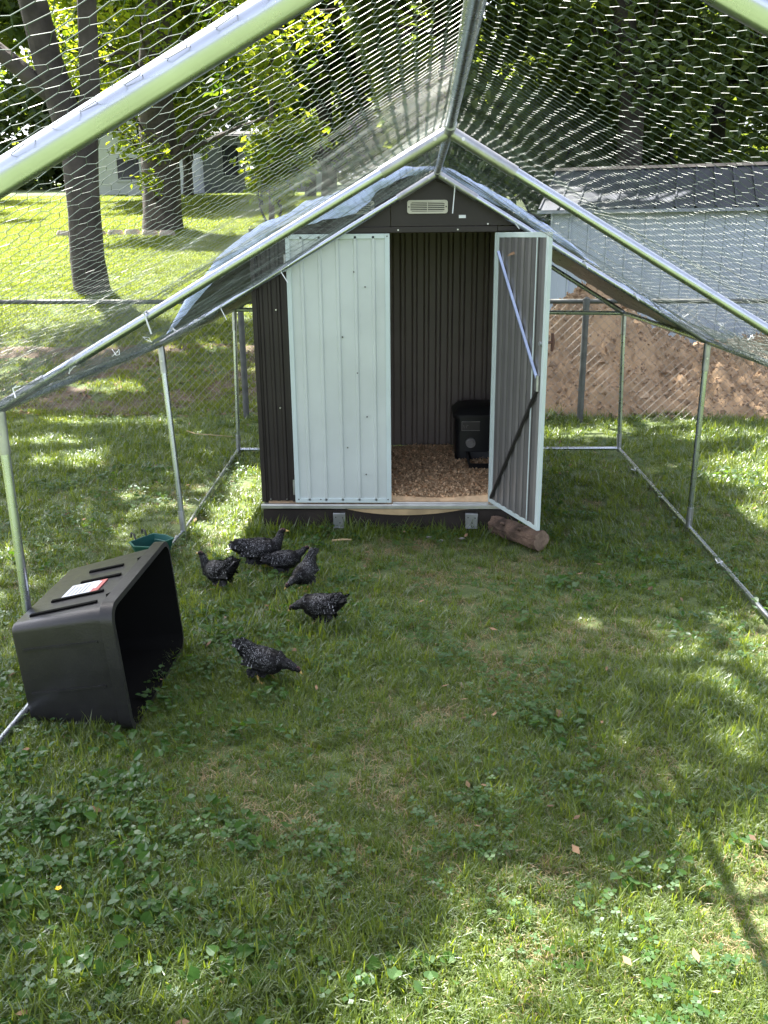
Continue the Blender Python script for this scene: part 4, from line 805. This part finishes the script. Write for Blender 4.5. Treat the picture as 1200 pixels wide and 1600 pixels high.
    for i in range(1, len(pts) - 3):
        p, w, h = pts[i]; nx = pts[i + 1][0]; t = (nx - p); Ls = t.length; t.normalize(); sd = t.cross(Vector((0, 0, 1))); sd = sd.normalized() if sd.length > .05 else Vector((0, -1, 0)); u = sd.cross(t)
        isneck = i >= 8; cnt = int((w + h) * (3000 if not isneck else 3400) * max(Ls, .02) / .03)
        for _ in range(cnt):
            q = g.uniform(0, 2 * PI); f = g.random(); ww = w + (pts[i + 1][1] - w) * f; hh = h + (pts[i + 1][2] - h) * f
            nr = (sd * math.cos(q) / max(ww, .004) + u * math.sin(q) / max(hh, .004)).normalized(); pos = p.lerp(nx, f) + sd * math.cos(q) * ww + u * math.sin(q) * hh
            d = (-t + nr * .05 + Vector((g.uniform(-.2, .2), g.uniform(-.2, .2), g.uniform(-.2, .1)))); d = (d - nr * d.dot(nr)).normalized()
            belly = math.sin(q) < -.45; L = (.014 if isneck else .016) * g.uniform(.8, 1.25); fea(pos, d, nr, L, L * .62, (.25 if belly else 1.) * (.8 if isneck else 1), .003 if not belly else .006)
    for sgn in (-1, 1):          # folded wings
        for row in range(4):
            for k in range(7):
                x = .045 - .016 * k - .006 * row; z = .152 - .014 * row + .002 * k; pos = Vector((x * math.cos(body_pitch), sgn * (.053 - .0012 * k + .003 * row), z + x * math.sin(body_pitch))); fea(pos, Vector((-1, -.05 * sgn, .06 - .05 * row + g.uniform(-.05, .05))).normalized(), Vector((0, sgn, .25)).normalized(), .036 + .004 * k, .017, .9, .004)
    for k in range(13):          # tail fan
        a = (k - 6) / 6; b0 = pts[2][0]; dr = (pts[0][0] - pts[2][0]).normalized(); fea(b0 + Vector((0, a * .016, -.004)), (dr + Vector((0, a * .28, g.uniform(-.12, .16)))).normalized(), Vector((.4, a, .6)).normalized(), .078 * g.uniform(.85, 1.1), .022, .55, .002)
    for sgn in (-1, 1):          # fluff round the thighs and vent
        for k in range(60):
            pos = Vector((g.uniform(-.09, .02), sgn * g.uniform(.01, .045), g.uniform(.06, .1))); fea(pos, Vector((-.4 + g.uniform(-.3, .3), sgn * .2, -1)).normalized(), Vector((g.uniform(-.5, .3), sgn, 0)).normalized(), .024, .013, .2, .004)
    pm = bpy.data.meshes.new('plumage'); pm.from_pydata([tuple(v) for v in V], [], F); pm.materials.append(M['feather']); ul = pm.uv_layers.new(name='UVMap')
    li = np.zeros(len(pm.loops), np.int32); pm.loops.foreach_get('vertex_index', li); ul.data.foreach_set('uv', np.array(UV, np.float32)[li].ravel())
    po = bpy.data.objects.new('plumage', pm); COL.objects.link(po); po.parent = o; po['kind'] = 'stuff'
    s *= .72; root.scale = (s, s, s); return root
def hz(x, y): return (x, y, float(gz(x, y)) + .012)
hen('hen facing away with its neck upright just left of the huddle', hz(-1.0, 4.10), R(152), 'up', 1.04, (.03, 0), .02, -.02, .02, 1)
hen('hen with its head raised highest at the back of the huddle nearest the shed', hz(-.83, 4.38), R(8), 'up', 1.2, (-.01, 0), 0, .10, .03, 2)
hen('darkest hen half in front of the tallest one in the huddle', hz(-.69, 4.30), R(18), 'mid', .95, (-.02, 0), 0, .12, .02, 3)
hen('hen turned towards the camera with lowered beak and upright tail', hz(-.575, 4.10), R(243), 'low', .95, (.05, 0), -.035, -.12, .02, 4)
hen('hen striding to the left with one yellow leg in clear view', hz(-.45, 3.66), R(163), 'low', 1.05, (.0, 0), .0, -.02, .045, 5)
hen('nearest hen pecking at the grass to the right of the black tote', hz(-.60, 3.14), R(-8), 'low', 1.0, (.02, 0), 0, -.08, .03, 6)

# ------------------------------------------------------------------ grass, weeds, straw, litter
def src(objs, name):
    c = bpy.data.collections.new(name)
    for o in objs: c.objects.link(o)
    return c
def strip(V, F, base, yaw, lean, L, w, n=3, curl=1.0):
    d = np.array([math.cos(yaw), math.sin(yaw), 0]); sd = np.array([-d[1], d[0], 0]); n0 = len(V); p = np.array(base, float); ang = lean * .35
    for k in range(n + 1):
        ww = w * (1 - (k / n) ** 1.7) * .5
        if k < n: V.extend([p - sd * ww, p + sd * ww])
        else: V.append(p.copy())
        p = p + (d * math.sin(ang) + np.array([0, 0, 1]) * math.cos(ang)) * L / n; ang += lean * curl / n
    for k in range(n - 1): F.append((n0 + 2 * k, n0 + 2 * k + 1, n0 + 2 * k + 3, n0 + 2 * k + 2))
    F.append((n0 + 2 * n - 2, n0 + 2 * n - 1, n0 + 2 * n))
def protoobj(name, V, F, m):
    me = bpy.data.meshes.new(name); me.from_pydata([tuple(v) for v in V], [], F); me.materials.append(M[m] if isinstance(m, str) else m); return bpy.data.objects.new(name, me)
def tuft(seed, n, rad, L, w, m, lean=(.2, 1.5)):
    g = random.Random(seed); V, F = [], []
    for _ in range(n):
        a = g.random() * 6.28; r = rad * g.random() ** .5; strip(V, F, (r * math.cos(a), r * math.sin(a), -.005), g.random() * 6.28, g.uniform(*lean), L * g.uniform(.45, 1.2), w * g.uniform(.6, 1.3), 3)
    return protoobj('tuft', V, F, m)
def broad(seed, n, rad, L):
    g = random.Random(seed); V, F = [], []
    for _ in range(n):       # heart shaped leaves on short stalks
        a = g.random() * 6.28; r = rad * g.random() ** .6; h = g.uniform(.015, .055); c = np.array([r * math.cos(a), r * math.sin(a), h]); yaw = g.random() * 6.28; s = L * g.uniform(.55, 1.25); tl = g.uniform(-.5, .5); tr = g.uniform(-.45, .45)
        fx = np.array([math.cos(yaw) * math.cos(tl), math.sin(yaw) * math.cos(tl), math.sin(tl)]); sd = np.array([-math.sin(yaw), math.cos(yaw), tr]); up = np.cross(fx, sd); n0 = len(V)
        for x, y, z in ((0, 0, -.0), (-.18, .28, .06), (.1, .5, .10), (.5, .42, .08), (1, 0, -.08), (.5, -.42, .08), (.1, -.5, .10), (-.18, -.28, .06), (.4, 0, -.02)): V.append(c + (fx * x + sd * y + up * z) * s)
        for k in range(7): F.append((n0 + k, n0 + k + 1, n0 + 8))
        F.append((n0 + 7, n0, n0 + 8)); st = np.array([c[0] * .5, c[1] * .5, -.005]); n1 = len(V); V.extend([st, st + [.0016, 0, 0], c]); F.append((n1, n1 + 1, n1 + 2))
    return protoobj('weed', V, F, 'weed')
def clover(seed):
    g = random.Random(seed); V, F = [], []
    for _ in range(7):
        a = g.random() * 6.28; r = .05 * g.random() ** .5; c = np.array([r * math.cos(a), r * math.sin(a), g.uniform(.015, .04)])
        for k in range(3):
            q = 2.094 * k + a; s = .011; d = np.array([math.cos(q), math.sin(q), .1]); e = np.array([-math.sin(q), math.cos(q), 0]); n0 = len(V)
            V.extend([c, c + d * s * .6 + e * s * .5, c + d * s * 1.1, c + d * s * .6 - e * s * .5]); F.append((n0, n0 + 1, n0 + 2, n0 + 3))
    return protoobj('clover', V, F, 'weed')
def scatter(name, label, cat, x, y, rot, scl, idx, coll, dz=0.0):
    n = len(x); me = bpy.data.meshes.new(name); me.vertices.add(n); me.vertices.foreach_set('co', np.stack([x, y, gz(x, y) + dz], 1).astype(np.float32).ravel())
    for nm, ty, val in (('rot', 'FLOAT_VECTOR', rot), ('scl', 'FLOAT', scl), ('pick', 'INT', idx)):
        at = me.attributes.new(nm, ty, 'POINT'); at.data.foreach_set('vector' if ty == 'FLOAT_VECTOR' else 'value', np.asarray(val).astype(np.int32 if ty == 'INT' else np.float32).ravel())
    o = bpy.data.objects.new(name, me); COL.objects.link(o); meta(o, label, cat, kind='stuff')
    ng = bpy.data.node_groups.new(name + ' scatter', 'GeometryNodeTree'); ng.interface.new_socket('Geometry', in_out='INPUT', socket_type='NodeSocketGeometry'); ng.interface.new_socket('Geometry', in_out='OUTPUT', socket_type='NodeSocketGeometry')
    N, L = ng.nodes, ng.links; gi = N.new('NodeGroupInput'); go = N.new('NodeGroupOutput'); ip = N.new('GeometryNodeInstanceOnPoints'); ci = N.new('GeometryNodeCollectionInfo')
    ci.inputs['Collection'].default_value = coll; ci.inputs['Separate Children'].default_value = True; ci.inputs['Reset Children'].default_value = True; ip.inputs['Pick Instance'].default_value = True
    def na(nm, ty): a = N.new('GeometryNodeInputNamedAttribute'); a.data_type = ty; a.inputs['Name'].default_value = nm; return a.outputs['Attribute']
    e = N.new('FunctionNodeEulerToRotation'); L.new(na('rot', 'FLOAT_VECTOR'), e.inputs[0])
    L.new(gi.outputs[0], ip.inputs['Points']); L.new(ci.outputs[0], ip.inputs['Instance']); L.new(na('pick', 'INT'), ip.inputs['Instance Index']); L.new(e.outputs[0], ip.inputs['Rotation']); L.new(na('scl', 'FLOAT'), ip.inputs['Scale']); L.new(ip.outputs[0], go.inputs[0])
    md = o.modifiers.new('scatter', 'NODES'); md.node_group = ng; return o
def keep(x, y, shedpad=.0):
    k = ~((x > SX0 - .0 + shedpad) & (x < SX1 + shedpad) & (y > SY0 - .02) & (y < SY1 + .02)); k &= ~((x > -1.43) & (x < -1.03) & (y > 2.80) & (y < 3.46))
    k &= ~((np.abs(x + 1.44) < .035) & (rng.random(len(x)) < .8)); k &= ~((np.abs(x - 1.565) < .035) & (rng.random(len(x)) < .8)); k &= ~((x > .6) & (y > 8.75) & (y < 12.4)); k &= ~((x > 1.8 + .27 * (y - 14)) & (y > 13.4 - .27 * (x - 2)) & (y < 18.0 - .27 * (x - 2))); return k
def fld(x, y, s, seed): return np.array([noise.fractal(Vector((a * s, b * s, seed)), 1., 2., 3) for a, b in zip(x, y)])
def rots(n, t=.12): return np.stack([rng.normal(0, t, n), rng.normal(0, t, n), rng.random(n) * 6.28], 1)
# density falls with distance from the viewpoint's side of the yard
def pts(n, x0, x1, y0, y1):
    x = rng.uniform(x0, x1, n); y = rng.uniform(y0, y1, n); k = keep(x, y); return x[k], y[k]
GT = src([tuft(i, 34, .055, .062, .0048, 'blade', (.5, 2.1)) for i in range(4)] + [tuft(10 + i, 22, .04, .09, .0052, 'blade', (.3, 1.7)) for i in range(3)], 'grass tufts')
ST = src([tuft(30 + i, 24, .06, .055, .0032, 'straw', (1.2, 2.5)) for i in range(4)], 'straw tufts')
WD = src([broad(50 + i, 12, .075, .027) for i in range(3)] + [broad(60 + i, 12, .06, .016) for i in range(2)] + [broad(66, 7, .08, .032)], 'weeds')
CV = src([clover(70 + i) for i in range(3)], 'clovers')
LT = src([tuft(80 + i, 60, .16, .085, .008, 'lawnblade', (.3, 1.5)) for i in range(4)], 'lawn tufts')
DRY = [(.18, 2.15, .45), (-.15, 2.5, .30), (.75, 2.6, .22), (.35, 3.3, .35), (.75, 3.5, .25), (.1, 2.9, .3), (-.62, 2.55, .2), (-.45, 2.3, .22), (.9, 1.95, .25), (.25, 1.75, .25), (.6, 4.5, .25), (.15, 4.2, .3), (-.1, 4.7, .2)]
def dryness(x, y):
    d = .16 * np.clip(fld(x, y, 2.2, 5.) + .1, 0, 1)
    for cx, cy, r in DRY: d = np.maximum(d, np.exp(-((x - cx) ** 2 + (y - cy) ** 2) / r ** 2) * .8)
    return d
X_, Y_ = pts(40000, -3.6, 3.6, 1.3, 9.2); k = rng.random(len(X_)) < np.clip(3.0 / Y_, .35, 1); X_, Y_ = X_[k], Y_[k]
X2, Y2 = pts(9000, -1.9, 1.9, 1.2, 3.4); X_, Y_ = np.concatenate([X_, X2]), np.concatenate([Y_, Y2])
dr = dryness(X_, Y_); k = rng.random(len(X_)) > dr * .5; k &= ~((Y_ > 8.4) & (X_ < .5) & (rng.random(len(X_)) < .6)); X_, Y_, dr = X_[k], Y_[k], dr[k]
xe = np.concatenate([rng.uniform(-1.0, .7, 150), rng.uniform(-1.03, -.94, 40), rng.uniform(.62, .7, 40)]); ye = np.concatenate([rng.uniform(4.93, 5.03, 150), rng.uniform(5, 6.4, 80)]); X_, Y_, dr = np.concatenate([X_, xe]), np.concatenate([Y_, ye]), np.concatenate([dr, np.zeros(230)])
fs = fld(X_, Y_, .9, 2.); fs[-230:] += 1.5; scatter('grass', 'short green mown grass covering the run and the yard around it', 'grass', X_, Y_, rots(len(X_)), (.80 + .35 * fs + .1 * rng.normal(size=len(X_))) * (1 - .35 * dr) * (1 + .25 * (Y_ > 6)), rng.integers(0, 7, len(X_)), GT)
X_, Y_ = pts(13000, -2.6, 2.6, 1.3, 6.8); k = rng.random(len(X_)) < dryness(X_, Y_) * .95 + .15; X_, Y_ = X_[k], Y_[k]; scatter('dry_grass', 'patches of dry straw coloured grass in the middle of the run', 'dry grass', X_, Y_, rots(len(X_)), rng.uniform(.6, 1.1, len(X_)), rng.integers(0, 4, len(X_)), ST)
X_, Y_ = pts(15000, -3, 3, 1.3, 6.5); w = np.clip(.16 + .9 * fld(X_, Y_, 1.1, 9.), 0, 1) * .35 + .85 * np.exp(-((X_ + 1.0) / .7) ** 2 - ((Y_ - 1.9) / .75) ** 2) + .35 * np.exp(-((X_ + .75) / .4) ** 2 - ((Y_ - 3.6) / .7) ** 2) + .18 * np.exp(-((X_ - .9) / .5) ** 2 - ((Y_ - 1.9) / .5) ** 2) - .5 * dryness(X_, Y_)
k = rng.random(len(X_)) < w * .55; X_, Y_ = X_[k], Y_[k]; scatter('broadleaf_weeds', 'low broadleaf weeds among the grass densest at the lower left', 'weeds', X_, Y_, rots(len(X_), .15), rng.uniform(.6, 1.15, len(X_)), rng.integers(0, 6, len(X_)), WD)
X_, Y_ = pts(7000, -3, 3, 1.3, 8.4); k = rng.random(len(X_)) < np.clip(.3 + fld(X_, Y_, 1.6, 19.), 0, 1) * .8; X_, Y_ = X_[k], Y_[k]; scatter('clover', 'small clover leaves scattered through the grass', 'clover', X_, Y_, rots(len(X_)), rng.uniform(.8, 1.5, len(X_)), rng.integers(0, 3, len(X_)), CV, .01)
# the lawn behind the fence, and the wider yard to the sides
def pts2(n, x0, x1, y0, y1): x = rng.uniform(x0, x1, n); y = rng.uniform(y0, y1, n); k = keep(x, y); return x[k], y[k]
a = [pts2(26000, -13, 1.5, 11, 24), pts2(14000, -20, 0, 23, 42), pts2(5000, -12, -3.4, 0, 11), pts2(5000, 3.4, 9, 0, 8.4), pts2(900, -3.4, .5, 8.7, 11), pts2(7000, 1.5, 14, 12.3, 30)]
X_ = np.concatenate([q[0] for q in a]); Y_ = np.concatenate([q[1] for q in a])
scatter('lawn_grass', 'bright sunlit lawn grass on the slope behind the fence', 'lawn', X_, Y_, rots(len(X_)), rng.uniform(.5, .85, len(X_)) * np.where(Y_ > 20, 1.5, 1.0), rng.integers(0, 4, len(X_)), LT)
# dead leaf litter on the bare strip beyond the fence
n = 6000; x = rng.uniform(-7, 6, n); y = np.where(x < .6, rng.uniform(8.5, 11.3, n), rng.uniform(8.35, 9.1, n)); P = np.stack([x, y, gz(x, y) + .012], 1); yaw = rng.random(n) * 6.28; s = rng.uniform(.012, .034, n)[:, None]; fx = np.stack([np.cos(yaw), np.sin(yaw), rng.normal(0, .3, n)], 1); sd = np.stack([-np.sin(yaw), np.cos(yaw), rng.normal(0, .3, n)], 1)
o = link('leaf_litter', npmesh('leaf_litter', np.stack([P - fx * s, P + sd * s * .55, P + fx * s, P - sd * s * .55], 1).reshape(-1, 3), np.arange(n * 4).reshape(-1, 4), [M['litter']]), smooth=False); meta(o, 'brown dead leaves on the bare strip behind the fence', 'leaf litter', kind='stuff')
b = MB(); xs = np.linspace(-8, 8.0, 60); ys = np.linspace(8.75, 11.0, 16)
vs = [(x, y + .25 * nz2(x, y, .9, 3), float(gz(x, y)) + .006 + .02 * nz2(x, y, 2.5, 6)) for y in ys for x in xs]; b.add(vs, [(j * 60 + i, j * 60 + i + 1, (j + 1) * 60 + i + 1, (j + 1) * 60 + i) for j in range(15) for i in range(59)])
o = part('bare_earth', b, mat('bare earth', (.115, .085, .060), .95, 0., .3, 3, .8, 20, detail=8)); meta(o, 'bare brown earth strip behind the fence', 'earth', kind='structure')

n = 260; x = rng.uniform(-2.6, 2.6, n); y = rng.uniform(1.4, 8.3, n); P = np.stack([x, y, gz(x, y) + rng.uniform(.03, .055, n)], 1); yaw = rng.random(n) * 6.28; s = rng.uniform(.008, .022, n)[:, None]; fx = np.stack([np.cos(yaw), np.sin(yaw), rng.normal(0, .3, n)], 1); sd = np.stack([-np.sin(yaw), np.cos(yaw), rng.normal(0, .4, n)], 1)
kk = keep(x, y); P, s, fx, sd = P[kk], s[kk], fx[kk], sd[kk]; n = len(P)
o = link('fallen_leaves', npmesh('fallen_leaves', np.stack([P - fx * s, P + sd * s * .5, P + fx * s, P - sd * s * .5], 1).reshape(-1, 3), np.arange(n * 4).reshape(-1, 4), [M['litter']]), smooth=False); meta(o, 'a few dry fallen leaves and bits lying in the grass of the run', 'fallen leaves', kind='stuff')
# small things lying about
def stick(label, p, name='twig', cat='twig', m='litter', r=.006):
    b = MB(); b.tube(p, [r, r * .8, r * .5][:len(p)] if len(p) == 3 else [r] * len(p), 6); o = part(name, b, M[m]); meta(o, label, cat); return o
_z = lambda x, y, h=.03: (x, y, float(gz(x, y)) + h)
stick('pale bent twig on the grass left of the run beyond the second post', [_z(-2.08, 7.75), _z(-1.95, 7.55, .05), _z(-1.62, 7.5, .04)], m='lumber')
stick('pale strip of debris on the grass in front of the shed under the left bracket', [_z(-.50, 4.80), _z(-.44, 4.80, .035), _z(-.39, 4.81)], 'wood_scrap', 'scrap', 'lumber', .007)
for (x, y), lab in zip([(.05, 4.86), (.12, 4.80), (.24, 4.86), (-1.06, 4.62)], ['white chip on the grass below the middle of the sill', 'white chip on the grass just right of the warped board end', 'long pale chip on the grass beside the right bracket', 'pale chip on the sunlit grass near the left ground rail']):
    b = MB(); c = Vector(_z(x, y, .03)); b.add([c + Vector(q) for q in ((-.018, 0, 0), (.004, -.008, .004), (.022, 0, .002), (.002, .01, .006), (0, 0, -.008))], [(0, 1, 2, 3), (0, 4, 1), (1, 4, 2), (2, 4, 3), (3, 4, 0)]); o = part('chip', b, M['port']); meta(o, lab, 'chip')
c = Vector(_z(-.945, 1.905, .05)); fl = empty('flower', _z(-.945, 1.905, 0), 'tiny yellow flower among the weeds at the lower left', 'flower'); b = MB(); b.tube([c - Vector((0, 0, .055)), c], .0012, 5); part('stem', b, M['weed'], fl)
for k in range(5):
    q = 1.2566 * k; d = Vector((math.cos(q), math.sin(q), .3)); e = Vector((-math.sin(q), math.cos(q), 0)); b = MB(); b.add([c, c + d * .006 + e * .004, c + d * .010, c + d * .006 - e * .004], [(0, 1, 2, 3)]); part('petal', b, M['yellow'], fl)
